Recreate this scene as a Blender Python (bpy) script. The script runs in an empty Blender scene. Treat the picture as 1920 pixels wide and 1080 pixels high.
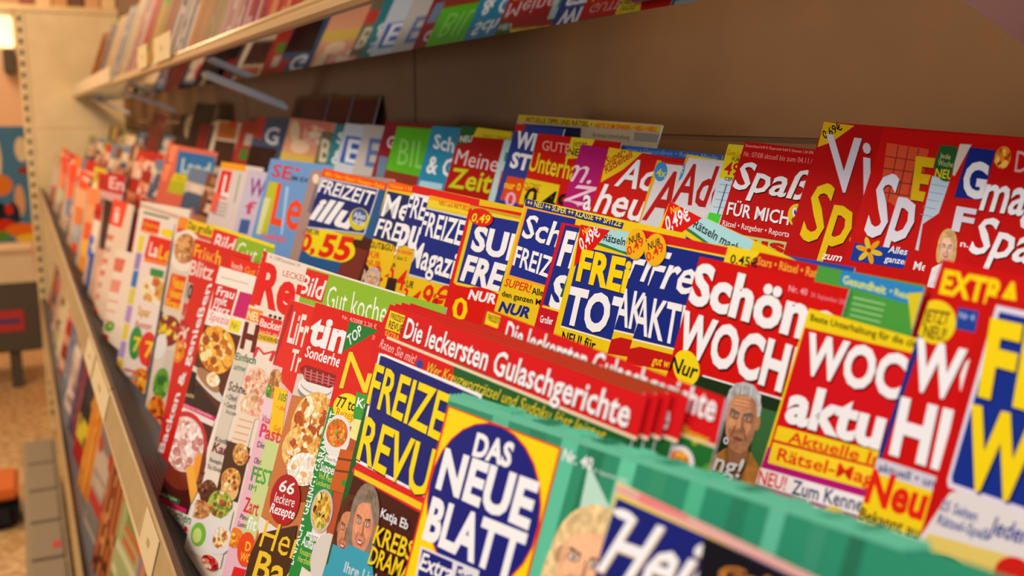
import bpy, bmesh, math, random
from mathutils import Vector, Matrix
D = bpy.data; SC = bpy.context.scene; COL = SC.collection
ZC = 1.5                                   # camera height above the shop floor
# ------------------------------------------------------------ camera, light, exposure
cd = D.cameras.new('camera'); cam = D.objects.new('camera', cd); COL.objects.link(cam)
cd.sensor_width = 36; cd.lens = 36*1800/1920; cd.clip_start = .02
PITCH = math.radians(10.0806); YAW = math.radians(27.0367)
fwd = Vector((-math.cos(YAW)*math.cos(PITCH), math.sin(YAW)*math.cos(PITCH), -math.sin(PITCH)))
cam.location = (0, 0, ZC); cam.rotation_euler = fwd.to_track_quat('-Z', 'Y').to_euler()
SC.camera = cam
cd.dof.use_dof = True; cd.dof.focus_distance = .57; cd.dof.aperture_fstop = 8.2
SC.view_settings.view_transform = 'Standard'; SC.view_settings.look = 'None'
SC.view_settings.gamma = 1; SC.view_settings.use_curve_mapping = False; SC.view_settings.exposure = -0.12
w = D.worlds.new('shop_air'); SC.world = w; w.use_nodes = True
w.node_tree.nodes['Background'].inputs[0].default_value = (1, .86, .72, 1)
w.node_tree.nodes['Background'].inputs[1].default_value = .13
def area(name, loc, tgt, sx, sy, power, col):
    l = D.lights.new(name, 'AREA'); l.shape = 'RECTANGLE'; l.size = sx; l.size_y = sy; l.energy = power; l.color = col
    o = D.objects.new(name, l); COL.objects.link(o); o.location = loc
    o.rotation_euler = (Vector(tgt)-Vector(loc)).to_track_quat('-Z', 'Y').to_euler(); return o
area('daylight_window', (1.1, -1.5, 2.75), (-.4, .15, 1.35), 1.5, .9, 49, (.86, .93, 1))
area('bracket_fill_light', (1.7, .34, 1.545), (-.28, .37, 1.56), .16, .05, 15, (.74, .88, 1))  # added unseen fill, skims under the upper shelf to brighten the bracket sides
area('back_panel_fill_light', (-4.0, -2.2, 1.3), (-3.6, .4, 1.5), 1.6, .7, 22, (1, .76, .5))  # low fill with no visible source, added to lift the far back panels
area('ceiling_lamp_near', (-.9, -1.3, 3.0), (-.9, .1, 1.3), 1.4, .35, 20, (1, .90, .78))
area('ceiling_lamp_middle', (-2.4, -1.3, 3.0), (-2.4, .1, 1.2), 1.4, .35, 28, (1, .74, .48))
area('ceiling_lamp_far', (-3.5, -1.2, 3.0), (-5.0, .2, 1.6), 1.4, .35, 42, (1, .70, .42))
area('ceiling_lamp_back', (-7.5, -.6, 2.9), (-7.5, -.1, 0), 1.4, .8, 45, (1, .72, .45))
# ------------------------------------------------------------ helpers
def lin(c):
    c /= 255
    return c/12.92 if c <= .04045 else ((c+.055)/1.055)**2.4
def rgb(h): return tuple(lin(int(h[i:i+2], 16)) for i in (0, 2, 4))
def mat(name, col, rough=.5, metal=0, spec=.5, noise=None, bump=None, emit=None, coat=0):
    m = D.materials.new(name); m.use_nodes = True; nt = m.node_tree; b = nt.nodes['Principled BSDF']
    c = rgb(col) if isinstance(col, str) else col
    b.inputs['Base Color'].default_value = (*c, 1); b.inputs['Roughness'].default_value = rough
    b.inputs['Metallic'].default_value = metal; b.inputs['Specular IOR Level'].default_value = spec
    b.inputs['Coat Weight'].default_value = coat
    if noise:
        tc = nt.nodes.new('ShaderNodeTexCoord'); n = nt.nodes.new('ShaderNodeTexNoise'); r = nt.nodes.new('ShaderNodeValToRGB')
        n.inputs['Scale'].default_value = noise[0]; n.inputs['Detail'].default_value = 6
        nt.links.new(tc.outputs['Object'], n.inputs['Vector']); nt.links.new(n.outputs['Fac'], r.inputs['Fac'])
        c2 = rgb(noise[1]); r.color_ramp.elements[0].color = (*c2, 1); r.color_ramp.elements[1].color = (*c, 1)
        r.color_ramp.elements[0].position = noise[2]; r.color_ramp.elements[1].position = noise[3]
        nt.links.new(r.outputs['Color'], b.inputs['Base Color'])
    if bump:
        tc = nt.nodes.new('ShaderNodeTexCoord'); n = nt.nodes.new('ShaderNodeTexNoise'); bp = nt.nodes.new('ShaderNodeBump')
        n.inputs['Scale'].default_value = bump[0]; bp.inputs['Strength'].default_value = bump[1]
        nt.links.new(tc.outputs['Object'], n.inputs['Vector']); nt.links.new(n.outputs['Fac'], bp.inputs['Height'])
        nt.links.new(bp.outputs['Normal'], b.inputs['Normal'])
    if emit:
        b.inputs['Emission Color'].default_value = (*rgb(emit[0]), 1); b.inputs['Emission Strength'].default_value = emit[1]
    return m
M = {}
M['panel'] = mat('cream_painted_steel', 'e6cc98', .42, bump=(60, .02), noise=(9, 'dcc08c', .35, .65))
M['back'] = mat('shade_toned_back_steel', '744a20', .6, noise=(14, '6a431c', .3, .7))  # beige steel like the end panel, its shade put into the brown base colour
M['dark'] = mat('dark_gap', '1c1410', .8)
M['rail'] = mat('rail_plastic', 'bc9c68', .35, noise=(40, 'ae8e5c', .3, .7))
M['railedge'] = mat('rail_edge', '5c4434', .5)
M['floor_mat'] = mat('grey_ribbed_rubber', '6e6e74', .6)
M['plate'] = mat('mirror_like_tray_underside', (.38, .37, .37), .035, metal=1)
M['fascia'] = mat('satin_champagne_lip', 'd8b886', .25, metal=.35)
M['bracket'] = mat('white_lacquer_bracket', 'eef2fa', .35)
M['tag'] = mat('cream_paper_tag', 'e0c490', .6)
M['pages'] = mat('magazine_paper_edge', 'e6e2de', .7, noise=(900, 'c4bcb8', .35, .6))
M['terrazzo'] = mat('speckled_terrazzo', 'e0bd86', .45, noise=(28, 'b88c58', .42, .6))
M['deck'] = mat('grey_brown_plinth', '958468', .55)
M['pocket'] = mat('grey_pocket', '8a7a64', .5)
M['wallfar'] = mat('peach_wall', 'e2b890', .7)
M['counter'] = mat('dark_brown_counter', '4c4236', .6)
M['cream'] = mat('cream_board', 'd8c09c', .6)
M['lamp'] = mat('glowing_panel', 'fff0c0', .5, emit=('fff0b8', 1.6))
M['ceil'] = mat('ceiling_tile', 'd8ccb8', .8)
# printed paper: flat ink colours in a colour attribute, its alpha adds the grain of printed photographs
pm = D.materials.new('printed_gloss_paper'); pm.use_nodes = True; nt = pm.node_tree; pb = nt.nodes['Principled BSDF']
at = nt.nodes.new('ShaderNodeAttribute'); at.attribute_name = 'ink'
tc = nt.nodes.new('ShaderNodeTexCoord'); nz = nt.nodes.new('ShaderNodeTexNoise'); nz.inputs['Scale'].default_value = 260; nz.inputs['Detail'].default_value = 5
mr = nt.nodes.new('ShaderNodeMapRange'); mr.inputs[1].default_value = .3; mr.inputs[2].default_value = .7; mr.inputs[3].default_value = .45; mr.inputs[4].default_value = 1.5
mx = nt.nodes.new('ShaderNodeMix'); mx.data_type = 'RGBA'; mx.blend_type = 'MULTIPLY'
nt.links.new(tc.outputs['Object'], nz.inputs['Vector']); nt.links.new(nz.outputs['Fac'], mr.inputs[0])
nt.links.new(at.outputs['Alpha'], mx.inputs[0]); nt.links.new(at.outputs['Color'], mx.inputs[6]); nt.links.new(mr.outputs[0], mx.inputs[7])
nt.links.new(mx.outputs[2], pb.inputs['Base Color']); pb.inputs['Roughness'].default_value = .42; pb.inputs['Specular IOR Level'].default_value = .05
M['print'] = pm

def newobj(name, me, parent=None, m=None):
    o = D.objects.new(name, me); COL.objects.link(o)
    if parent: o.parent = parent
    if m: me.materials.append(m)
    return o
def mesh(name, vs, fs):
    me = D.meshes.new(name); me.from_pydata(vs, [], fs); me.update(); return me
def tag(o, label=None, cat=None, group=None, kind=None):
    for k, v in (('label', label), ('category', cat), ('group', group), ('kind', kind)):
        if v: o[k] = v
    return o
def empty(name, loc=(0, 0, 0), **k):
    o = D.objects.new(name, None); COL.objects.link(o); o.location = loc; o.empty_display_size = .02; return tag(o, **k)
def box(name, lo, hi, m, parent=None, bev=0):
    bm = bmesh.new(); bmesh.ops.create_cube(bm, size=1)
    for v in bm.verts: v.co = Vector([(lo[i]+hi[i])/2 + v.co[i]*(hi[i]-lo[i]) for i in range(3)])
    if bev: bmesh.ops.bevel(bm, geom=bm.edges[:], offset=bev, segments=2, affect='EDGES')
    me = D.meshes.new(name); bm.to_mesh(me); bm.free(); return newobj(name, me, parent, m)
def prism(name, prof, x0, x1, m, parent=None):
    """profile [(y,z)...] extruded along X"""
    n = len(prof); vs = [(x0, y, z) for y, z in prof]+[(x1, y, z) for y, z in prof]
    fs = [(i, (i+1) % n, n+(i+1) % n, n+i) for i in range(n)]+[tuple(range(n))[::-1], tuple(range(n, 2*n))]
    bm = bmesh.new(); bv = [bm.verts.new(v) for v in vs]
    for f in fs: bm.faces.new([bv[i] for i in f])
    bmesh.ops.recalc_face_normals(bm, faces=bm.faces[:]); me = D.meshes.new(name); bm.to_mesh(me); bm.free()
    return newobj(name, me, parent, m)
def Z(z): return ZC+z
# ------------------------------------------------------------ the setting
XE = -5.0; XN = .55
fl = box('floor', (-12, -4, -.05), (3, 1.2, 0), M['terrazzo']); tag(fl, 'speckled beige terrazzo shop floor', kind='structure')
wf = box('wall_far', (-9.1, -4, 0), (-9, 1.2, 3.1), M['wallfar']); tag(wf, 'peach coloured far wall of the shop', kind='structure')
wr = box('wall_right', (-12, 1.2, 0), (3, 1.3, 3.1), M['wallfar']); tag(wr, 'wall behind the shelving', kind='structure')
ce = box('ceiling', (-12, -4, 3.1), (3, 1.3, 3.2), M['ceil']); tag(ce, 'plain pale shop ceiling', kind='structure')
# shelving unit
su = empty('shelving_unit', (0, .5, 0), label='cream steel gondola shelving unit with slotted posts carrying all the magazine shelves', cat='shelving')
def inr(o, p):                       # keep world coordinates under an offset parent
    o.location = -p.location; return o
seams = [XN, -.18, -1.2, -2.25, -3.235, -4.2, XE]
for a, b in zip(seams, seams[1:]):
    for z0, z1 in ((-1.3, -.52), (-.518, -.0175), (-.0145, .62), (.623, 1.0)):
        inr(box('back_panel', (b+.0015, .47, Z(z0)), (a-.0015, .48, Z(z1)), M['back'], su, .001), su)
for x in seams[1:]:
    inr(box('upright', (x-.015, .484, 0), (x+.015, .52, Z(1.02)), M['dark'], su), su)
# end panel with slotted front post, seam between its two sheets
for z0, z1 in ((-1.42, -.0545), (-.0515, .47)):
    inr(box('end_panel', (XE-.03, .075, Z(z0)), (XE-.01, .53, Z(z1)), M['panel'], su, .002), su)
inr(box('end_panel_cap', (XE-.035, .045, Z(.472)), (XE-.005, .53, Z(.487)), M['panel'], su, .003), su)
post = inr(box('slotted_post', (XE-.035, .036, 0), (XE-.008, .0745, Z(.471)), M['panel'], su, .002), su)
bm = bmesh.new()
for i in range(38):
    z = Z(.44-i*.05); mm = bmesh.ops.create_cube(bm, size=1)
    for v in mm['verts']: v.co = Vector((XE-.0075+v.co.x*.004, .053+v.co.y*.012, z+v.co.z*.024))
me = D.meshes.new('slot_row'); bm.to_mesh(me); bm.free(); sl = newobj('slot_row', me, post, M['dark']); tag(sl, kind='stuff')
# ---- middle magazine shelf
CA, SA = math.cos(math.radians(17)), math.sin(math.radians(17))
def NL(n, l): return (CA*n+SA*l, Z(-SA*n+CA*l))
sh = empty('magazine_shelf', (0, .2, Z(-.36)), label='middle magazine shelf, tilted grey ribbed tray with a beige price rail in front', cat='shelf')
F1, F2, F3 = -.3135, -.2495, -.1875
tray = inr(prism('tray', [NL(.170, F1), NL(.272, F1), NL(.272, F2), NL(.374, F2), NL(.374, F3), NL(.497, F3), NL(.497, F1-.03), NL(.24, F1-.03), NL(.172, F1-.008)], XE, XN, M['floor_mat'], sh), sh)
tray['label'] = 'grey ribbed rubber tray'
bm = bmesh.new()
for k in range(26):
    n = .170+k*.0039
    pr = [NL(n, F1), NL(n+.0019, F1), NL(n+.0017, F1+.0008), NL(n+.0002, F1+.0008)]
    vv = [bm.verts.new((x, y, z)) for x in (XE+.01, XN-.01) for y, z in pr]
    for i in range(4): bm.faces.new((vv[i], vv[(i+1) % 4], vv[4+(i+1) % 4], vv[4+i]))
bmesh.ops.recalc_face_normals(bm, faces=bm.faces[:])
me = D.meshes.new('rib'); bm.to_mesh(me); bm.free(); tag(newobj('rib', me, tray, M['floor_mat']), kind='stuff')
for a, b in ((XE, -2.252), (-2.248, -1.202), (-1.198, XN)):
    r = inr(prism('price_rail', [(.0655, Z(-.3525)), (.0745, Z(-.3195)), (.0785, Z(-.3185)), (.0800, Z(-.3215)), (.0765, Z(-.356)), (.067, Z(-.356))], a, b, M['rail'], sh), sh)
    c = prism('rail_edge', [(.0765, Z(-.3183)), (.0812, Z(-.3183)), (.0812, Z(-.343)), (.0765, Z(-.343))], a, b, M['railedge'], r)
    c = prism('rail_lip', [(.0640, Z(-.3530)), (.0660, Z(-.3500)), (.0668, Z(-.3530)), (.0650, Z(-.3550))], a, b, M['fascia'], r)
# ---- lower shelf
ls = empty('magazine_shelf', (0, .2, Z(-.86)), label='lower magazine shelf under the price rail, nearly hidden by its magazines', cat='shelf')
inr(prism('tray', [(.0465, Z(-.8545)), (.30, Z(-.93)), (.47, Z(-.93)), (.47, Z(-.96)), (.0465, Z(-.90))], XE, XN, M['floor_mat'], ls), ls)
inr(prism('price_rail', [(.036, Z(-.885)), (.041, Z(-.838)), (.046, Z(-.838)), (.046, Z(-.90)), (.038, Z(-.90))], XE, XN, M['rail'], ls), ls)
# ---- base deck with grey pockets
bd = empty('base_deck', (0, 0, 0), label='grey brown base plinth with a row of shallow pockets along its top', cat='plinth')
inr(box('plinth', (-4.25, -.075, 0), (XN, .045, Z(-1.305)), M['deck'], bd, .004), bd)
for i in range(14):
    x1 = -4.2+i*.30+.28; x0 = -4.2+i*.30
    p = box('pocket', (x0, -.06, Z(-1.3045)), (x1, .03, Z(-1.293)), M['pocket'], bd, .003)
inr(box('kick_panel', (-4.9, .09, 0), (XN, .11, Z(-.97)), M['deck'], bd), bd)
for x, c, nm in ((-3.13, 'c02c28', 'red'), (-2.85, '4878a8', 'blue')):
    box('price_sticker', (x, .0, Z(-1.2925)), (x+.05, .024, Z(-1.2915)), mat(nm+'_sticker', c, .5), bd)
# ---- upper shelf: tilted tray with mirror-like underside, champagne front lip, brackets
us = empty('magazine_shelf', (0, .3, Z(.1)), label='upper magazine shelf with a mirror-like underside and a champagne coloured front lip', cat='shelf')
def PZ(y): return .065+.40*(.35-y)
for a, b in ((XE, -1.9), (-1.898, XN)):
    inr(prism('tray', [(.262, Z(PZ(.262))), (.350, Z(PZ(.350))), (.351, Z(PZ(.351)+.004)), (.262, Z(PZ(.262)+.004))], a, b, M['plate'], us), us)
    f = inr(prism('front_lip', [(.252, Z(.089)), (.2485, Z(.0925)), (.2485, Z(.0985)), (.2510, Z(.1010)), (.2495, Z(.1035)), (.2515, Z(.1075)), (.2565, Z(.108)), (.2605, Z(.105)), (.2605, Z(.089))], a, b, M['fascia'], us), us)
    f['label'] = 'champagne coloured front lip'
inr(prism('label_strip', [(.2445, Z(.098)), (.246, Z(.140)), (.2475, Z(.140)), (.2475, Z(.098))], XE, -2.95, M['cream'], us), us)
for x in (-.264, -1.737, -3.06, -4.4):
    t = .013
    def BZ(y, o): return (y, Z(PZ(y)-.0135+o))
    b = prism('shelf_bracket', [BZ(.296, -.006), BZ(.292, -.001), BZ(.295, .004), BZ(.300, .006), BZ(.425, .006), BZ(.434, .001), BZ(.432, -.006)], x-t, x+t, M['bracket'], us)
    inr(b, us)
    inr(box('bracket_clip', (x-.004, .318, Z(PZ(.32)-.009)), (x+.004, .326, Z(PZ(.32)-.0005)), M['dark'], us), us)
# ------------------------------------------------------------ printed covers
FONT = {}
def glyphs(s, b):
    k = (s, b)
    if k in FONT: return FONT[k]
    cu = D.curves.new('t', 'FONT'); cu.body = s; cu.size = 1; cu.resolution_u = 3 if b == 2 else 2
    cu.offset = (0, .018, .042)[b]; cu.fill_mode = 'FRONT'; cu.space_character = (1, 1.0, 1.03)[b]
    o = D.objects.new('t', cu); COL.objects.link(o)
    dg = bpy.context.evaluated_depsgraph_get(); me = o.evaluated_get(dg).to_mesh()
    vs = [(v.co.x, v.co.y) for v in me.vertices]; fs = [tuple(p.vertices) for p in me.polygons]
    o.evaluated_get(dg).to_mesh_clear(); D.objects.remove(o); D.curves.remove(cu)
    xs = [v[0] for v in vs] or [0, 1]; FONT[k] = (vs, fs, min(xs), max(xs)); return FONT[k]
PAL=[(58,44,40),(216,180,40),(72,88,108),(106,136,64),(200,160,72),(106,68,48),(248,226,188),(106,60,40),(232,200,160),(138,48,56),(200,184,160),(28,34,56),(200,152,32),(106,42,34),(184,162,124),(44,28,24),(122,20,24),(30,20,20),(176,90,32),(200,40,28),(58,32,24),(200,180,156),(184,168,152),(74,122,48),(44,24,24),(160,48,40),(176,48,40),(216,220,232),(44,20,20),(56,80,110),(208,120,104),(224,200,160),(232,200,164),(208,176,80),(216,152,120),(200,60,48),(216,204,176),(106,106,80),(228,236,236),(47,127,136),(42,92,174),(232,238,250),(200,208,220),(90,118,172),(192,186,180),(232,216,216),(106,128,160),(138,28,40),(138,52,36),(138,208,96),(88,180,34),(242,240,242),(168,208,224),(39,135,172),(216,192,32),(90,64,16),(42,90,44),(232,240,224),(240,200,200),(106,8,8),(200,200,28),(96,16,8),(168,20,20),(58,138,80),(224,90,32),(176,208,208),(216,184,40),(58,24,8),(216,48,24),(106,32,24),(138,132,120),(28,32,64),(184,168,136),(192,32,24),(16,24,64),(216,72,24),(240,208,32),(232,168,200),(44,60,136),(232,204,32),(24,20,24),(240,176,160),(224,196,28),(200,24,16),(106,96,32),(200,24,15),(240,200,220),(224,176,204),(176,24,106),(58,100,176),(138,176,232),(64,8,24),(168,24,56),(232,192,32),(176,40,24),(96,16,16),(204,26,22),(224,168,32),(192,48,24),(184,28,24),(58,138,200),(216,200,32),(216,212,216),(224,192,32),(200,28,24),(180,26,26),(240,216,216),(232,208,32),(112,144,176),(58,90,128),(74,210,60),(200,220,232),(240,184,168),(240,154,138),(80,8,8),(232,200,40),(40,80,160),(176,48,16),(184,204,124),(200,28,20),(58,128,192),(192,20,20),(232,188,24),(222,214,224),(232,196,24),(188,20,20),(216,80,48),(138,44,32),(224,184,24),(228,224,236),(28,60,156),(224,192,48),(232,160,24),(138,48,16),(200,20,18),(192,212,224),(106,144,176),(44,90,44),(208,216,144),(224,208,40),(232,224,228),(196,20,20),(26,44,128),(228,220,232),(216,200,184),(216,176,112),(232,184,152),(232,228,228),(200,20,16),(224,168,160),(196,16,16),(44,108,164),(176,196,200),(216,200,40),(184,184,40),(160,128,24),(240,138,96),(176,48,60),(216,104,80),(240,160,32),(224,36,20),(232,98,76),(106,138,96),(138,122,128),(216,204,200),(138,44,140),(200,60,108),(60,92,156),(106,32,40),(200,188,208),(192,192,48),(216,216,160),(208,48,56),(240,74,28),(232,90,76),(168,200,232),(224,72,56),(108,154,208),(240,216,192),(122,106,112),(200,72,96),(168,138,128),(240,80,16),(255,208,40),(74,36,24),(122,52,40),(200,200,208),(24,40,108),(216,196,40),(224,228,232),(208,176,32),(240,216,28),(224,40,24),(40,88,140),(240,96,24),(255,192,48),(32,44,96),(12,16,48),(58,40,16),(224,72,24),(216,56,24),(60,36,24),(216,168,136),(128,40,32),(200,184,168),(64,72,96),(216,32,32),(232,228,232),(32,44,120),(232,90,32),(60,36,32),(224,184,28),(240,160,24),(232,208,48),(200,32,16),(200,204,208),(28,44,128),(232,192,28),(216,28,32),(232,208,52),(32,44,136),(200,160,32),(216,28,20),(252,212,12),(216,36,20),(248,216,40),(216,32,24),(28,48,128),(240,216,48),(240,160,48),(28,44,140),(224,48,24),(232,196,28),(208,32,48),(40,72,160),(240,208,48),(44,90,56),(200,24,40),(168,212,224),(28,44,132),(44,122,72),(168,216,220),(28,28,40),(217,18,14),(248,192,40),(232,200,24),(208,28,32),(24,40,128),(240,176,24),(192,24,24),(240,200,32),(240,168,56),(232,138,40),(28,48,24),(56,104,58),(240,160,176),(232,136,152),(90,8,8),(240,212,28),(184,184,184),(200,140,100),(176,120,56),(216,220,228),(48,48,56),(208,18,16),(42,134,196),(224,232,88),(156,200,140),(74,154,60),(48,36,12),(208,20,28),(180,20,116),(106,8,16),(244,212,40),(224,44,24),(240,236,236),(224,32,32),(40,52,100),(240,224,240),(236,208,24),(28,44,124),(32,66,154),(176,192,232),(208,204,216),(56,72,120),(240,208,28),(58,42,16),(184,32,24),(204,18,18),(222,216,212),(224,200,104),(224,216,232),(24,48,138),(244,212,20),(12,24,72),(88,104,160),(44,60,144),(200,32,24),(196,18,18),(176,96,64),(200,160,128),(122,144,120),(192,120,80),(168,152,144),(200,168,144),(232,72,48),(232,120,80),(184,200,160),(168,168,176),(200,128,96),(208,168,144),(184,104,72),(160,136,128),(240,74,40),(232,96,64),(106,132,168),(200,176,160),(232,136,80),(168,160,152),(192,48,32),(138,106,96),(240,84,48),(240,168,120),(224,120,64),(168,176,184),(240,80,32),(216,176,128),(200,160,144),(240,200,176),(240,138,80),(232,160,112),(232,96,48),(240,176,64),(240,152,48),(232,160,48),(184,120,72),(160,128,112),(200,48,40),(240,220,200),(232,208,184),(32,80,160),(36,88,176),(28,80,168),(240,160,128),(42,36,40),(42,112,208),(200,40,32),(192,28,32),(240,200,192),(168,184,48),(138,74,56),(216,160,160),(58,36,32),(74,44,40),(58,48,48),(216,160,136),(240,176,144),(240,184,152),(232,168,136),(80,48,40),(240,76,48),(248,208,192),(240,72,40),(216,120,104),(200,152,136),(224,128,112),(232,205,180),(176,184,56),(144,40,40),(176,56,72),(224,112,88),(232,144,124),(216,76,64),(232,160,144),(236,216,196),(176,104,88),(90,122,88),(234,216,196),(232,208,64),(154,128,192),(40,112,184),(216,200,64),(176,136,200),(224,200,56),(168,144,200),(232,200,56),(192,32,32),(224,36,24),(248,232,224),(252,192,32),(240,120,40),(44,138,68),(44,140,64),(224,44,32),(216,168,32),(200,64,64),(200,96,96),(138,138,154),(240,168,24),(208,36,36),(216,160,128),(234,216,208),(240,200,28),(240,138,40),(58,48,16),(208,72,56),(240,224,212),(224,60,24),(248,200,24),(228,224,220),(207,192,180),(232,220,204),(112,104,96),(200,192,64),(220,203,184),(240,212,40),(224,40,32),(244,224,220),(232,236,200),(168,160,148),(144,180,40),(248,184,40),(240,208,200),(40,36,40),(200,56,40),(232,96,72),(212,32,24),(240,200,184),(240,152,40),(224,72,124),(232,220,48),(160,64,32),(200,24,108),(200,188,176),(90,36,22),(44,24,18),(216,208,204),(168,120,80),(24,16,8),(240,216,160),(216,32,108),(240,192,208),(74,26,22),(232,220,208),(200,36,48),(122,44,28),(240,154,48),(248,176,64),(44,106,60),(208,232,200),(244,242,232),(28,106,64),(224,36,36),(242,230,218),(216,40,32),(240,208,192),(138,122,112),(224,28,28),(244,220,208),(208,80,80),(40,32,40),(248,236,192),(248,192,176),(96,64,16),(106,20,20),(216,40,60),(216,204,188),(44,112,80),(44,128,104),(64,28,32),(56,48,56),(232,216,196),(232,168,120),(124,28,32),(74,44,28),(232,184,120),(232,224,216),(124,184,60),(200,224,128),(236,220,204),(176,32,40),(244,228,220),(128,16,16),(232,204,212),(244,196,24),(44,128,64),(224,112,44),(200,216,144),(224,40,80),(224,40,76),(96,72,88),(72,160,64),(224,40,56),(244,244,244),(232,72,28),(248,200,56),(232,184,200),(220,36,32),(244,228,224),(238,240,220),(140,184,48),(216,28,24),(244,200,192),(216,204,196),(144,136,128),(236,232,228),(176,168,160),(232,228,224),(140,24,32),(200,108,108),(200,120,64),(138,60,24),(74,44,24),(176,24,32),(240,196,48),(232,216,200),(28,122,52),(248,192,184),(32,138,60),(184,80,44),(240,220,32),(44,40,32),(224,88,32),(56,156,60),(240,232,144),(244,242,238),(56,56,56),(40,140,60),(216,224,96),(200,184,200),(200,92,32),(122,52,24),(60,140,48),(216,208,200),(232,224,208),(212,20,26),(232,208,176),(74,40,16),(240,176,32),(244,196,192),(40,64,160),(216,32,44),(240,236,232),(20,28,112),(244,216,16),(10,10,40),(74,24,16),(90,44,24),(200,128,92),(58,160,180),(138,120,104),(216,144,108),(56,160,184),(232,228,236),(240,204,32),(32,16,8),(200,216,224),(28,90,40),(168,192,216),(232,224,224),(31,106,44),(86,184,144),(44,128,96),(92,192,156),(36,120,88),(100,196,160),(56,144,108),(80,180,140),(44,124,92),(96,184,152),(60,144,112),(42,112,84),(100,184,152),(184,220,204),(216,236,228),(224,48,28),(22,28,120),(224,220,232),(232,200,144),(232,176,136),(47,140,106),(236,208,80),(216,200,128),(200,168,96),(36,28,36),(26,34,116),(232,216,144),(144,192,96),(232,128,128),(216,136,56),(224,224,224),(21,20,28),(216,184,144),(224,128,72),(160,136,120),(106,120,144),(138,80,64),(216,160,48),(112,136,88),(232,208,192),(184,72,56),(240,224,208)]
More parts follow.
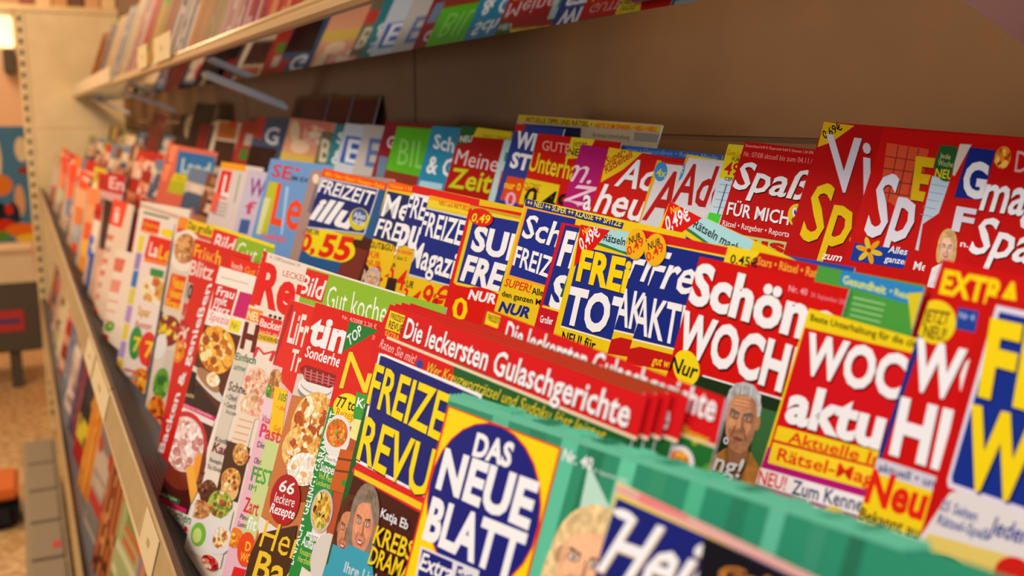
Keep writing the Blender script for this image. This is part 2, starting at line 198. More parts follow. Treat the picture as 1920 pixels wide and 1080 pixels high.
MAG=[
{'k':'strips_a','r':3,'O':[-4.92332,0.39786,-0.0394],'R':[17.0,4.0,0.5],'w':215,'h':262.2,'t':1.2,'b':4,'l':'yellow and dark striped magazine at the far left end of the back row','c':'','bd':0,'cp':[],'e':[['P',0,[0,0,77.1,-0.4,185.4,227.4,97,232.2]],['P',1,[249.9,54.5,401.1,51.6,460.5,157.2,326,162.2]],['P',2,[67.7,63.6,202.2,61.8,218.1,150.2,134.5,156]],['P',3,[259.7,176.9,473.2,165.7,489.9,213.8,304.4,224.8]]]},
{'k':'cream_glare','r':3,'O':[-4.13208,0.39335,-0.05417],'R':[17.0,4.0,-0.8],'w':215,'h':248.6,'t':1.2,'b':8,'l':'cream magazine with a brown border,second from the far left of the back row','c':'','bd':0,'cp':[],'e':[['P',5,[0,0,451.4,2.8,446.7,14.7,17.3,12.7]],['P',6,[90.4,23.8,296.3,22.6,395.4,179.3,230.5,185.9]],['P',7,[316.3,5.9,396.9,6,464,184.6,368.9,191.1]]]},
{'k':'navy_thin','r':3,'O':[-3.51502,0.39133,-0.06078],'R':[17.0,4.0,-0.6],'w':215,'h':241.7,'t':1.2,'b':11,'l':'dark navy magazine with a red lower corner in the back row','c':'','bd':0,'cp':[],'e':[['P',9,[234.8,74.5,332.2,73.1,368.6,144.2,255.5,147]],['P',10,[250.3,31.7,324.2,32.3,368.6,144.2,323.5,147.4]]]},
{'k':'redbrown','r':3,'O':[-3.43831,0.41419,0.01399],'R':[17.0,4.0,0.9],'w':215,'h':316.5,'t':1.2,'b':13,'l':'tall dark brown magazine with an orange picture,near far left of back row','c':'','bd':0,'cp':[],'e':[['F','bda',[150.6,35.4,128.6,-2.3,-19.1,-22.1],10],['P',12,[221.6,78.9,347.3,76.7,341.3,110.5,226.6,109.7]]]},
{'k':'creamoval','r':3,'O':[-2.82348,0.41258,0.00873],'R':[17.0,4.0,0.6],'w':215,'h':312.1,'t':1.2,'b':15,'l':'black magazine with a large cream oval in the back row','c':'','bd':0,'cp':[],'e':[['E',14,[146.7,33.5,72.1,-0.2,-25,-34.1]]]},
{'k':'blackred','r':3,'O':[-2.62023,0.42152,0.03798],'R':[17.0,4.0,0.9],'w':215,'h':341.6,'t':1.2,'b':17,'l':'tall black magazine,red lower half,standing above its neighbours in back row','c':'','bd':0,'cp':[],'e':[['P',16,[102.7,52.4,241.5,51.7,241.9,122.2,116,117.4]]]},
{'k':'orangebrown','r':3,'O':[-2.27471,0.40809,-0.00596],'R':[17.0,4.0,0.4],'w':215,'h':297.5,'t':1.2,'b':21,'l':'magazine with an orange picture over a dark one in a pale border,back row','c':'','bd':0,'cp':[],'e':[['P',18,[31.2,2.7,181.1,2.6,188.3,37,39.1,39.3]],['P',19,[110.5,0.2,179,0.3,177.4,12,113,12]],['P',20,[34.8,44.5,202.5,43.2,222,99.4,45.7,102.9]]]},
{'k':'redgreen','r':3,'O':[-1.99116,0.4083,-0.00528],'R':[17.0,4.0,0.8],'w':215,'h':296.8,'t':1.2,'b':25,'l':'dull red magazine with grey and green patches,back row','c':'','bd':0,'cp':[],'e':[['P',22,[50.2,25.1,116.4,25,115.6,48.1,49.4,49]],['P',23,[40.5,56.1,92.5,54.9,96.8,75.8,37.7,78]],['P',24,[104.2,43.6,167.3,42.9,177,100.6,105.7,101.6]]]},
{'k':'gblue','r':3,'O':[-1.86007,0.41052,0.00199],'R':[17.0,4.0,0.3],'w':215,'h':306.2,'t':1.2,'b':29,'l':'slate blue magazine with a white letter G and a red left strip,back row','c':'','bd':0,'cp':[],'e':[['P',26,[0,0,54.9,0.6,57.9,43,1.3,41.5]],['T',27,'G|',[75.8,48.2,82.6,-0.2,-7.4,-31.8],1,0],['P',28,[0.1,56.1,164.4,55.3,155.5,118.7,4.7,121.4]]]},
{'k':'peach','r':3,'O':[-1.61342,0.40964,-0.00087],'R':[17.0,4.0,0.9],'w':215,'h':301.0,'t':1.2,'b':34,'l':'peach magazine with a pale face and yellow blotches,below the dark red bundle','c':'','bd':0,'cp':[],'e':[['P',30,[42.3,1.1,202.1,0.6,203,32.5,55.5,34.4]],['E',31,[39.9,21.8,24,-0.3,-10.7,-16.6]],['E',32,[82.1,44.2,45.3,-1.2,-3.7,-11.2]],['F','pyc',[137.2,23.7,58.8,-0.7,-7.2,-15.8],14],['P',33,[-24.6,57.5,185.2,55.1,187.2,73.2,-30,79.4]]]},
{'k':'bdark','r':3,'O':[-1.40885,0.40374,-0.02019],'R':[17.0,4.0,0.2],'w':215,'h':283.4,'t':1.2,'b':37,'l':'olive grey magazine with a pale letter B,back row','c':'','bd':0,'cp':[],'e':[['P',35,[-2.7,52.3,55.6,51.4,61.4,71.5,-0.9,73.4]],['T',36,'B|',[19.1,44.3,39.9,-0.2,-12.1,-34.9],1,0]]},
{'k':'teal_and','r':3,'O':[-1.34918,0.40717,-0.00897],'R':[17.0,4.0,1.0],'w':215,'h':292.2,'t':1.2,'b':39,'l':'teal magazine with white letters S and ampersand,back row','c':'','bd':0,'cp':[],'e':[['T',38,'S|',[19.8,27,37.3,0,-3.9,-16.8],1,0],['T',38,'&|',[19.6,55.7,41.7,-0.3,1.5,-21],1,0]]},
{'k':'eblue','r':3,'O':[-1.30486,0.40747,-0.00799],'R':[17.0,4.0,0.5],'w':215,'h':295.0,'t':1.2,'b':42,'l':'pale magazine with a white letter E on a vivid blue block,back row','c':'','bd':0,'cp':[],'e':[['P',40,[15.8,16.8,77.8,17.5,81.5,55.6,14.4,54.6]],['T',41,'E|',[32.6,51.8,46.6,0.4,-7,-32.5],1,0]]},
{'k':'egrey','r':3,'O':[-1.22111,0.40718,-0.00892],'R':[17.0,4.0,0.5],'w':215,'h':294.1,'t':1.2,'b':44,'l':'grey white magazine with a blue grey letter E,back row','c':'','bd':0,'cp':[],'e':[['T',43,'E|',[35.7,52.8,38.2,-0.1,-7.5,-37.6],1,0]]},
{'k':'gred','r':3,'O':[-1.14245,0.40852,-0.00454],'R':[17.0,4.0,0.8],'w':215,'h':297.5,'t':1.2,'b':47,'l':'dark red magazine with a white letter G above a blue grey patch,back row','c':'','bd':0,'cp':[],'e':[['T',45,'G|',[20.9,32,22.4,-0.1,-3,-14.6],1,0],['P',46,[8.8,43.6,35.1,43.7,36.7,70.8,13.2,70.3]]]},
{'k':'bild_green','r':3,'O':[-1.09822,0.40665,-0.01067],'R':[17.0,4.0,0.2],'w':215,'h':293.3,'t':1.2,'b':50,'l':'bright green magazine with thin pale green lettering,back row','c':'','bd':0,'cp':[],'e':[['P',48,[0.7,53.2,93.4,54.5,95.7,72.1,0,74.4]],['T',49,'BIL|D',[26.6,44.9,74.1,1.1,-8.5,-33.2],0,0]]},
{'k':'sch_and','r':3,'O':[-0.98915,0.4071,-0.0092],'R':[17.0,4.0,0.3],'w':215,'h':294.5,'t':1.2,'b':53,'l':'teal blue magazine with white Sch and ampersand lettering,back row','c':'','bd':0,'cp':[],'e':[['T',51,'Sch|',[15.3,23.9,49.1,2.5,-4.1,-15.9],1,0],['T',51,'& G|',[13.2,51.4,63.2,0.3,-1.1,-19.6],1,0],['P',52,[5.5,61,59.6,60.6,60.7,66.8,5.2,69.5]]]},
{'k':'meine_zeit','r':3,'O':[-0.91132,0.40745,-0.00806],'R':[17.0,4.0,1.8],'w':103.7,'h':293.7,'t':1.2,'b':62,'l':'red magazine with green NEU corner and big yellow green lettering,back row','c':'','bd':0,'cp':[],'e':[['P',54,[27.8,0,101.8,0.1,104,7.6,26.8,10]],['T',55,'• bunt • bunt •|',[44,8.7,58.1,-1,-1,-3.7],0,0],['P',56,[0,0,34.3,-0.4,26.1,16.6,2.8,20.6]],['T',57,'NEU|',[5.4,17.1,24.5,-1.8,-1.6,-6.6],1,0],['T',58,'Meine|',[7.2,40,87.6,0,-0.5,-16.8],0,0,59,3],['T',60,'Zeit|',[7.3,64.2,85.6,-3.6,-0.5,-20.8],1,0,61,3]]},
{'k':'sliver','r':3,'O':[-0.80683,0.40396,-0.02049],'R':[17.0,4.0,0.3],'w':215,'h':282.8,'t':0.8,'b':65,'l':'pale turquoise magazine showing only a sliver between two red ones,back row','c':'','bd':0,'cp':[],'e':[['P',63,[7.8,11.3,24.4,11.8,24,20.4,8.4,19.9]],['P',64,[9.2,29,33.5,29.6,37.5,46.6,10.6,46.6]]]},
{'k':'pile_back','r':3,'O':[-0.82228,0.42703,0.00249],'R':[17.0,1.0,1.8],'w':228.3,'h':305.6,'t':1.6,'b':72,'l':'grey and yellow striped magazine rising highest at the middle of the back row','c':'','bd':0,'cp':[],'e':[['P',66,[0,0,231,1.4,231.4,5.1,2.3,5.7]],['T',67,'AKTUELLE TIPPS UND RÄTSEL •|',[16.4,6.1,116.8,-0.2,-1.6,-4.6],1,0],['T',68,'HEFTE ZUM SPAREN • NEU • NEU|',[137.5,6.2,85.4,-0.7,-1.3,-4],1,0],['T',69,'die beste Unterhaltung|',[137.5,13.9,54.2,-0.4,-1.3,-4],0,0],['P',70,[195.9,7.3,227.8,7.3,230.3,13.7,197.8,14]],['P',71,[12.4,8.3,117.2,7.6,120.9,17.6,17.4,20.5]]]},
{'k':'wi_st','r':3,'O':[-0.79119,0.40815,-0.00576],'R':[17.0,4.0,1.5],'w':80,'h':297.2,'t':1.2,'b':78,'l':'blue magazine with white letters WI above ST and an orange base,back row','c':'','bd':0,'cp':[],'e':[['P',73,[0,0,17,0.1,15.1,7.1,0.9,7]],['T',51,'WI|',[7.5,21.1,33.7,0.9,-0.4,-15],2,0,74,3],['T',51,'ST|',[8.9,39.5,33.1,0.8,0.1,-14],2,0,74,3],['P',75,[10.8,48.3,41.6,48.1,44.2,70.2,9.4,70.6]],['T',76,'nur 0|',[10.1,59.4,28.2,-0.2,-0.9,-6.9],1,0],['T',77,'0|',[18.6,74.9,18.5,-0.9,-2.4,-13.2],1,0]]},
{'k':'gute','r':3,'O':[-0.74389,0.40572,-0.01372],'R':[17.0,4.0,1.4],'w':120,'h':288.0,'t':1.2,'b':85,'l':'red magazine with a yellow corner reading jetzt NEU and big yellow lettering,back row','c':'','bd':0,'cp':[],'e':[['P',79,[51.6,0.1,84.9,-0.3,79.2,15.5,51.4,18.7]],['T',80,'jetzt|',[56.8,7.4,19.9,-0.1,-1.5,-6.2],0,0],['T',80,'NEU|',[52.7,15,24.6,-0.2,-0.8,-6.3],1,0],['T',81,'GUTE|',[12.4,13.9,43.1,0.4,-2.8,-8.8],0,0],['T',79,'Unter|haltung',[-0.4,33.2,54,1.3,-1.9,-17.2],1,0,61,3],['P',82,[-3.9,40.3,54.4,40.8,56.6,61.1,-2.3,63.8]],['T',83,'NUR|',[-1.5,51.6,29.4,-1,-0.7,-4.8],1,0],['T',80,'0,4|9',[5.3,64.3,49.5,-0.3,1.3,-17.9],1,0],['T',84,'Das Magazin|',[-0.9,45.8,27.8,-0.6,-0.4,-2.4],0,0]]},
{'k':'mza','r':3,'O':[-0.66822,0.40347,-0.02107],'R':[17.0,4.0,3.0],'w':120,'h':277.3,'t':1.2,'b':88,'l':'magenta magazine with curly white letters m and Za,back row','c':'','bd':0,'cp':[],'e':[['T',86,'m.|',[-13.1,31.5,40.5,-1.8,-3.6,-21.7],0,0.4],['T',86,'Z|',[-8.3,49.3,34.5,-2.2,0.8,-16.3],1,0.5],['T',51,'a|',[27.6,50,11.3,-0.9,-6.1,-17.4],1,0],['E',87,[3.3,50.2,18.4,-1.5,-0.7,-4.3]],['E',88,[7.1,51.4,14.8,-1,-0.7,-4.3]]]},
{'k':'bluetop','r':3,'O':[-0.67302,0.4195,-0.02009],'R':[17.0,1.0,1.5],'w':158.9,'h':284.8,'t':1.6,'b':92,'l':'wide magazine whose blue top strip rises behind the red ones in the back row','c':'','bd':0,'cp':[],'e':[['P',89,[0,0,159.8,-0.7,160.4,4.4,0.7,7.6]],['T',90,'Rätsel & Gewinne • Gesundheit • Reise • Mode|',[5.8,5,149.3,-1.3,-1,-3.5],0,0],['T',51,'A|',[8.1,31.1,22,-0.2,-1.8,-15.9],1,0,91,3]]},
{'k':'adel_heute','r':3,'O':[-0.62654,0.40304,-0.02248],'R':[17.0,4.0,3.0],'w':215,'h':270.9,'t':1.2,'b':96,'l':'red magazine with yellow Super-Rätselteil corner and slanted white lettering,back row','c':'','bd':0,'cp':[],'e':[['P',93,[0,0,41.4,0.2,25.1,14.7,2.8,27.6]],['T',94,'Super-|',[4.2,13.9,18.9,-11.3,-5.5,-5.3],1,0.2],['T',94,'Rätselteil|',[6.1,20.4,25.6,-16.3,-6.1,-5.2],1,0.2],['T',51,'Ad|el',[20.6,27.3,43.1,-1.5,-1.4,-21.8],1,0.3,95,3],['T',51,'heu|te',[4.2,49.8,58.2,-1.3,-4.5,-22.7],1,0.3,95,3]]},
{'k':'a_two','r':3,'O':[-0.56068,0.40086,-0.02959],'R':[17.0,4.0,2.0],'w':215,'h':267.0,'t':1.2,'b':102,'l':'white magazine,one tall red letter A,yellow edge,blue seal,back row','c':'','bd':0,'cp':[],'e':[['P',97,[0,0,4.7,-0.1,1.8,45.8,-3.1,45.7]],['P',98,[4.7,-0.1,32.9,-0.5,33.2,1.3,5,1.8]],['T',99,'A|dorf',[2.7,42.5,27.7,-1.1,6.7,-37.3],1,0],['E',100,[7.7,7.7,7,0,-1.3,-6.8]],['T',101,'4x|',[3.9,11.2,10.6,0,-0.8,-5.7],1,0]]},
{'k':'ado','r':3,'O':[-0.52877,0.40243,-0.02446],'R':[17.0,4.0,3.6],'w':215,'h':266.7,'t':1.2,'b':102,'l':'white magazine,tall red lettering under a yellow top strip,blue seal,back row','c':'','bd':0,'cp':[],'e':[['P',103,[0,0,56.5,-2.5,56.9,-0.5,0,2.2]],['P',104,[-12.1,41.4,50.1,37.3,52.3,48.5,-12.1,53.4]],['P',97,[0,0,3.3,0,-2.4,42.1,-6.5,42]],['T',105,'Ado|',[-0.8,33.5,51.6,-3.4,1.1,-28.3],1,0],['E',100,[-3.9,10.6,6.7,-0.1,-2,-8.8]],['T',101,'4x|',[-7.2,13.3,10,-0.2,-1.1,-5.9],1,0],['T',106,'rekk|',[25.6,40.2,17,-1.6,-1.1,-5.7],1,0]]},
{'k':'cent49','r':3,'O':[-0.48941,0.4051,-0.01678],'R':[17.0,4.0,1.1],'w':215,'h':283.7,'t':1.2,'b':111,'l':'yellow topped magazine reading 49 CENT above a pale crossword,back row','c':'','bd':0,'cp':[],'e':[['P',107,[0,0,25.6,0.4,28.3,21.2,0.3,22.5]],['T',98,'Gute La|une',[0.9,7,12.7,0.4,-0.4,-3.5],0,0.2],['T',80,'FÜR|',[7.2,10.7,6.8,0.1,-0.2,-2.8],1,0],['T',83,'49|',[3,19.4,13.5,0.1,-0.5,-8.4],1,0],['T',80,'CENT|',[5.6,23.4,11.5,-0.1,-0.5,-2.4],1,0],['P',108,[2.3,26.2,19.5,25.8,19.6,26.2,2.4,26.5]],['P',108,[2.3,31.1,19.5,30.6,19.7,31,2.5,31.5]],['P',108,[2.4,36.1,19.6,35.5,19.7,35.8,2.5,36.4]],['P',108,[2.4,41,19.6,40.3,19.8,40.6,2.5,41.3]],['P',108,[2.4,45.9,19.7,45.1,19.8,45.4,2.6,46.3]],['P',109,[8.4,25.6,9.3,25.5,8.9,48.3,7.9,48.4]],['P',110,[0.6,45.1,11.5,45.1,11.7,52.8,-0.2,53]]]},
{'k':'spass_mich','r':3,'O':[-0.47406,0.4054,-0.01476],'R':[17.0,4.0,2.5],'w':215,'h':280.7,'t':1.2,'b':121,'l':'red magazine with white lettering and a yellow smiling face at its edge,back row','c':'','bd':0,'cp':[],'e':[['T',112,'Deutschland 0,49 € Österreich 0,60 € Schweiz 1,20 SFR|',[1.9,3.3,55,-0.6,-0.3,-1.7],0,0],['T',113,'Nr. 07/08 aktuell bis zum 04.11.08|',[2.6,9.4,58.5,-1.1,-0.5,-3.4],0,0],['T',51,'Spaß|',[0.9,29.9,60.4,-0.2,-0.1,-18],1,0.12,114,5],['T',51,'FÜR MICH|',[3.4,46.9,51.5,-1.5,-1.1,-8.2],1,0,114,3],['T',51,'Rätsel • Ratgeber • Reportage|',[2.8,54.3,59.9,-2.2,-0.6,-3.7],0,0],['E',115,[59.3,39,7.2,-0.2,-1.9,-6.7]],['E',51,[56.5,37.2,1.7,0.1,-0.6,-2.5]],['E',116,[57,37.4,0.8,-0.1,-0.6,-1.5]],['E',117,[59.8,42.1,3.7,0,-0.5,-2.2]],['P',118,[2.5,58.2,62.6,55,64.1,61.8,3.3,65.7]],['T',119,'aus|',[16,64.8,42.4,-2.9,-1.5,-7.9],2,0],['P',120,[3.3,65.7,64.1,61.8,64,63.7,3.7,67.7]]]},
{'k':'viel_spass','r':3,'O':[-0.41215,0.40918,-0.00238],'R':[17.0,5.0,1.9],'w':225,'h':295.5,'t':1.2,'b':125,'l':'tallest red magazine of the back row,yellow 0,69 price corner,big yellow lettering','c':'','bd':0,'cp':[],'e':[['P',122,[0,0,21.6,1,9.9,11.1,1,14.9]],['T',80,'0,69€|',[4.2,10,10.3,-6.6,-4,-4.4],1,0],['T',123,'Vi|el',[15.4,36.7,30.9,1.2,-11.8,-31.3],1,0,114,4],['T',124,'Spa|ß',[7.2,67.4,49,-0.7,-6.3,-33.7],1,0.25,114,4],['T',51,'zum kl|einen Preis',[26.6,76,20.8,-1.3,-0.2,-4.5],1,0.2]]},
{'k':'spiel_orange','r':3,'O':[-0.36811,0.40805,-0.0061],'R':[17.0,5.0,1.3],'w':215,'h':294.1,'t':1.2,'b':134,'l':'red magazine with an orange crossword and a yellow letter E,back row','c':'','bd':0,'cp':[],'e':[['P',126,[4.5,7.2,30,8.7,32.1,32.8,21.3,39.8,9.9,34.9]],['P',127,[5.9,14,30.9,15,31.1,15.5,6.1,14.6]],['P',127,[6.7,20.3,31.5,21,31.6,21.5,6.9,20.9]],['P',127,[7.6,26.6,32,27,32.1,27.6,7.8,27.1]],['P',127,[8.5,32.8,32.5,33.1,32.7,33.6,8.7,33.4]],['P',127,[11.6,7.9,12.2,7.8,15.7,36.5,15,36.6]],['P',127,[17.8,8.2,18.4,8.2,21.3,35,20.6,35.1]],['P',127,[23.9,8.6,24.5,8.6,26.7,33.5,26.1,33.6]],['T',128,'E|',[28.1,33.9,11.4,0.3,-4.2,-21.4],2,0,114,3],['T',129,'Spi|el',[6.6,56.2,33.5,0.3,-4.7,-34.3],1,0.22,114,4],['P',130,[3.4,61.7,42.3,60.3,43.4,69.7,3.8,71.3]],['T',51,'Alles So|',[24.6,63.3,18.1,-0.6,-0.6,-3.6],1,0.2],['T',51,'ganzen M|',[24.1,68.2,19.1,-0.7,-0.5,-3.3],1,0.2],['E',131,[18.1,64.7,3.9,0.3,0,1.4]],['E',132,[15.8,67.9,1.9,3,-1.4,0.6]],['E',131,[11.2,67.5,-2,2.7,-1.4,-0.8]],['E',132,[8.9,63.9,-4,-0.4,0,-1.4]],['E',131,[11.3,60.8,-2,-3.1,1.4,-0.6]],['E',132,[15.9,61.2,2,-2.7,1.4,0.8]],['E',133,[13.5,64.3,1.3,-0.2,-0.4,-1.1]]]},
{'k':'neu_green','r':3,'O':[-0.33093,0.40617,-0.01349],'R':[17.0,5.0,0.6],'w':215,'h':289.0,'t':1.2,'b':141,'l':'red magazine with a green NEU disc and a small blond portrait,back row','c':'','bd':0,'cp':[],'e':[['P',135,[0.9,15.7,11,16.4,10.2,33.6,3.4,39.9,5.3,53.3,3.4,53]],['P',136,[1.6,19.7,10.5,20.2,10.6,20.5,1.7,20]],['P',136,[1.3,23.6,9.7,24,9.8,24.3,1.4,23.8]],['P',136,[1.1,27.4,8.9,27.9,9,28.1,1.2,27.7]],['P',136,[0.8,31.2,8.1,31.7,8.2,32,0.9,31.5]],['P',136,[0.6,35.1,7.3,35.6,7.4,35.9,0.7,35.4]],['E',137,[6.7,8.2,7.3,0.5,-1.9,-9.6]],['T',138,'Jede|',[2,6.4,5.9,0.4,-0.3,-2.7],0,0],['T',138,'Woche|',[2.1,10.2,8.3,0.4,-0.4,-3],0,0],['T',139,'NEU|',[2.2,16.1,10,0.4,-0.3,-4.6],1,0],['P',140,[13.6,11.9,14.4,11.8,13.5,43.9,12.6,44.1]],['T',51,'Mei|n',[5.4,62.8,8.2,-0.4,-0.2,-4.3],1,0]]},
{'k':'gf','r':3,'O':[-0.31931,0.40603,-0.01269],'R':[17.0,5.0,-0.1],'w':215,'h':292.0,'t':1.2,'b':148,'l':'red magazine with a white G on a blue block above a white F,back row','c':'','bd':0,'cp':[],'e':[['P',142,[5.4,1.3,20.2,2.1,19.4,26.3,4.8,26.2]],['T',51,'G|',[7.9,24.3,12.2,0.7,-2.2,-16.7],2,0],['T',143,'F|',[8.1,41.6,10.6,0.5,-0.7,-11.5],2,0,114,3],['T',51,'n.|',[14.8,49.1,4.3,-0.1,-0.4,-3.1],1,0],['P',144,[-1.3,-0.5,6.1,0,4,7.7,2,15.8,0.7,15.4]],['H',145,146,147,[8.4,50,4.5,0.1,-1.1,-7.2],0]]},
{'k':'ma_spa','r':3,'O':[-0.29918,0.40678,-0.01025],'R':[17.0,5.0,-0.2],'w':215,'h':294.5,'t':1.2,'b':150,'l':'red magazine with large slanted white lettering,right end of the back row','c':'','bd':0,'cp':[],'e':[['F','ory',[4.2,8.2,3.9,0.3,-0.5,-5.3],14],['T',149,'D|',[11.6,14.5,6.1,0.5,-1.5,-10.4],0,0],['T',51,'mag|',[0,33.3,29,0.8,-2.3,-18.8],1,0.2,114,4],['T',51,'Spa|ß',[0.2,53.8,30.3,1,-0.5,-17.9],1,0.2,114,4]]},
{'k':'land','r':2,'O':[-2.13309,0.28367,-0.05379],'R':[17.0,9.0,-0.7],'w':296.2,'h':278.9,'t':1.2,'b':158,'l':'magazine with blue panel above a yellow and lime band,left in middle row','c':'','bd':0,'cp':[],'e':[['P',151,[72.7,10.3,290.8,8.6,304.8,52.1,85.3,57.3]],['T',152,'Land|',[115.4,51.5,170.2,-1.7,-8.2,-28],2,0],['P',153,[84.5,56.2,307.5,51.9,309,65.9,69.6,73.1]],['P',154,[69.6,73.1,309,65.9,313.9,88.6,68.1,97.9]],['T',155,'Das Beste vom|',[100.9,68.1,203.3,-4.8,0,-8.8],0,0],['P',156,[20.1,2.3,62.7,2,44.4,77.6,8.1,78.6]],['T',157,'L|',[7.1,40.8,43.9,0.1,-0.9,-19.4],1,0]]},
{'k':'ell','r':2,'O':[-1.53217,0.27956,-0.06722],'R':[17.0,4.0,-1.1],'w':215,'h':264.9,'t':1.2,'b':164,'l':'pale magazine with a white L on a red block and an orange top,middle row','c':'','bd':0,'cp':[],'e':[['P',159,[0,0,132.7,-0.1,135.4,9.2,3.8,10.8]],['P',160,[11.3,12.2,71.5,12.4,74.5,54.5,13,54.2]],['T',51,'L|',[40.7,50.5,41.3,-0.6,-6,-32.8],1,0],['P',161,[-5,48.7,41.4,47.9,39.5,78.8,-7.8,79.6]],['P',162,[112,13.5,117.3,13.3,121.5,55.7,116.3,56.1]],['P',163,[20.5,62,91.7,60.5,93,62,21.9,63.6]],['P',163,[19.8,67.9,91,66.1,92.4,67.6,21.3,69.5]],['P',163,[19.1,73.9,90.4,71.8,91.8,73.3,20.6,75.4]],['P',163,[18.4,79.8,89.8,77.5,91.1,79,19.9,81.4]]]},
{'k':'purple_w','r':2,'O':[-1.33628,0.27866,-0.07016],'R':[17.0,4.0,-1.3],'w':215,'h':261.8,'t':1.2,'b':169,'l':'lilac white magazine with purple and pink lettering,middle row','c':'','bd':0,'cp':[],'e':[['T',165,'W|o',[24.1,34.3,70.4,-1.3,-1.3,-25],1,0],['T',166,'f|',[30.1,58.9,47.1,-1.9,-4.8,-17.3],1,0],['P',167,[21.9,67,65.1,65.3,66.8,84.5,23.2,86.1]],['P',168,[-5,-35.8,67.9,-33.9,89.5,-1.3,0,0]]]},
{'k':'se_le','r':2,'O':[-1.22736,0.2845,-0.05107],'R':[17.0,4.0,-1.3],'w':215,'h':281.8,'t':1.2,'b':177,'l':'light blue magazine with big orange Le lettering and a lime left edge,middle row','c':'','bd':0,'cp':[],'e':[['P',170,[16.5,28.9,52.6,28.9,57.4,93.4,18.9,94.6]],['P',171,[13.5,49.7,39.2,49.3,33.4,95.9,15.8,96.3]],['T',172,'SE|',[17.5,22,76.8,1.2,-0.1,-16.5],1,0],['T',80,'IM EX|TRA',[95.7,22.5,59.5,0.4,-1.9,-5.1],1,0],['T',173,'Le|',[58.3,78.6,104.5,-1.2,-7.2,-51.6],1,0],['T',174,'Leben|',[44.5,98.8,83.9,-2.7,0.9,-9.5],1,0],['P',175,[83.1,31.7,94.4,31,114,87.4,106.7,88.2]],['E',176,[109,9.6,7.7,0.3,-1.8,-2.5]]]},
{'k':'grey_pink','r':2,'O':[-1.03397,0.28302,-0.05592],'R':[17.0,4.0,-1.6],'w':215,'h':276.8,'t':2.0,'b':181,'l':'thick grey pink magazine showing only its left margin,middle row','c':'','bd':0,'cp':[],'e':[['E',178,[19.8,9.2,9.8,0.1,-2,-5.2]],['P',179,[24.1,15.4,46.5,15.4,35.9,46.1,19.4,46.2]],['T',180,'a|',[20.3,70.9,19.5,-0.8,-1.6,-6.9],1,0]]},
{'k':'illu','r':2,'O':[-0.99217,0.28412,-0.0523],'R':[17.0,4.0,0.9],'w':171.6,'h':277.8,'t':1.2,'b':193,'l':'navy panelled magazine with a large red 0,55 on yellow,middle row','c':'','bd':0,'cp':[],'e':[['P',182,[0,0,166.5,-0.4,167.7,6.9,0.4,9.2]],['T',183,'NEU • Stars • Rätsel • Rezepte • Reise|',[11.7,7,152.8,-1.3,-1.7,-4.4],0,0],['P',184,[135.5,53,171.3,52.8,187.3,94.7,70.7,106.1,105.8,73.1]],['P',185,[128.1,65.4,166.1,63.6,161.8,94.5,95.6,98.9,109.2,77.9]],['P',186,[0.8,9.7,154.2,6.8,149.8,50.9,-12.6,66.6]],['P',187,[6.6,10.9,151.3,8.1,146.5,49.9,-7.6,64.2]],['T',51,'FREIZEIT|',[2.7,25.2,141.7,-1,5.5,-14.4],1,0],['T',51,'illu|',[-1.8,54.1,111,-3.7,2,-23.4],2,0.3],['E',188,[127.2,39.1,24.1,-1.1,-2,-10.6]],['E',167,[126.7,36.6,17.9,-0.7,-1.3,-7.6]],['T',189,'Alles|',[112.2,38.9,28.7,-1.1,0,-5.8],1,0],['T',189,'drin|',[116.2,44.7,26.1,-0.9,0,-5.8],1,0],['P',190,[-9,66.7,148.9,51.5,145.9,56.6,-17.4,73.8]],['E',191,[65.5,74.6,73.9,-4.7,-2.5,-15.6]],['T',80,'NUR|',[-2.6,70.5,41.2,-2.5,-0.6,-5.2],1,0.2],['T',192,'0,|',[-8.8,88.9,47.8,-3.5,0,-17.6],2,0],['T',192,'55|',[49.5,86.5,77.7,-6.9,-1.4,-22.7],2,0.1],['P',193,[-11.7,94.1,113.3,83.6,110.2,98.9,-7.1,108.6]]]},
{'k':'mein_frei','r':2,'O':[-0.79885,0.28688,-0.05412],'R':[17.0,4.0,1.1],'w':215,'h':275.4,'t':1.2,'b':93,'l':'yellow magazine with navy panel,orange top strip and small faces,middle row','c':'','bd':0,'cp':[],'e':[['P',194,[0,0,75.7,-1.2,76.4,5,1.5,7.6]],['T',195,'Neues • Neues|',[7.1,5.5,61.7,-1.5,-1,-3.3],0,0],['P',196,[3.8,9.2,81.3,8,87.6,50.5,-2.8,52.6]],['T',51,'Mei|ne',[3.3,31.4,62.5,-2.7,0.6,-20.3],1,0,197,3],['T',51,'FREI|ZEIT',[0.1,49.7,56.7,-2,2.2,-16.3],1,0,197,3],['T',198,'GUT&G|UT',[-1.9,61.2,38.8,-3.4,-1.4,-5.6],1,0],['T',199,'FÜR|',[0.2,69.6,24.7,-2.3,-1.4,-5.6],1,0],['T',199,'NUR|',[0,76.4,31.6,-2.7,-1.1,-5.2],1,0],['T',200,'0,4|9',[11.5,86,53.6,-5.4,3.7,-12.2],1,0],['H',201,202,203,[-4,85,14,-1.1,-0.4,-7.7],0],['H',204,202,205,[22.1,84,13.3,-1.1,-0.4,-7.5],0]]},
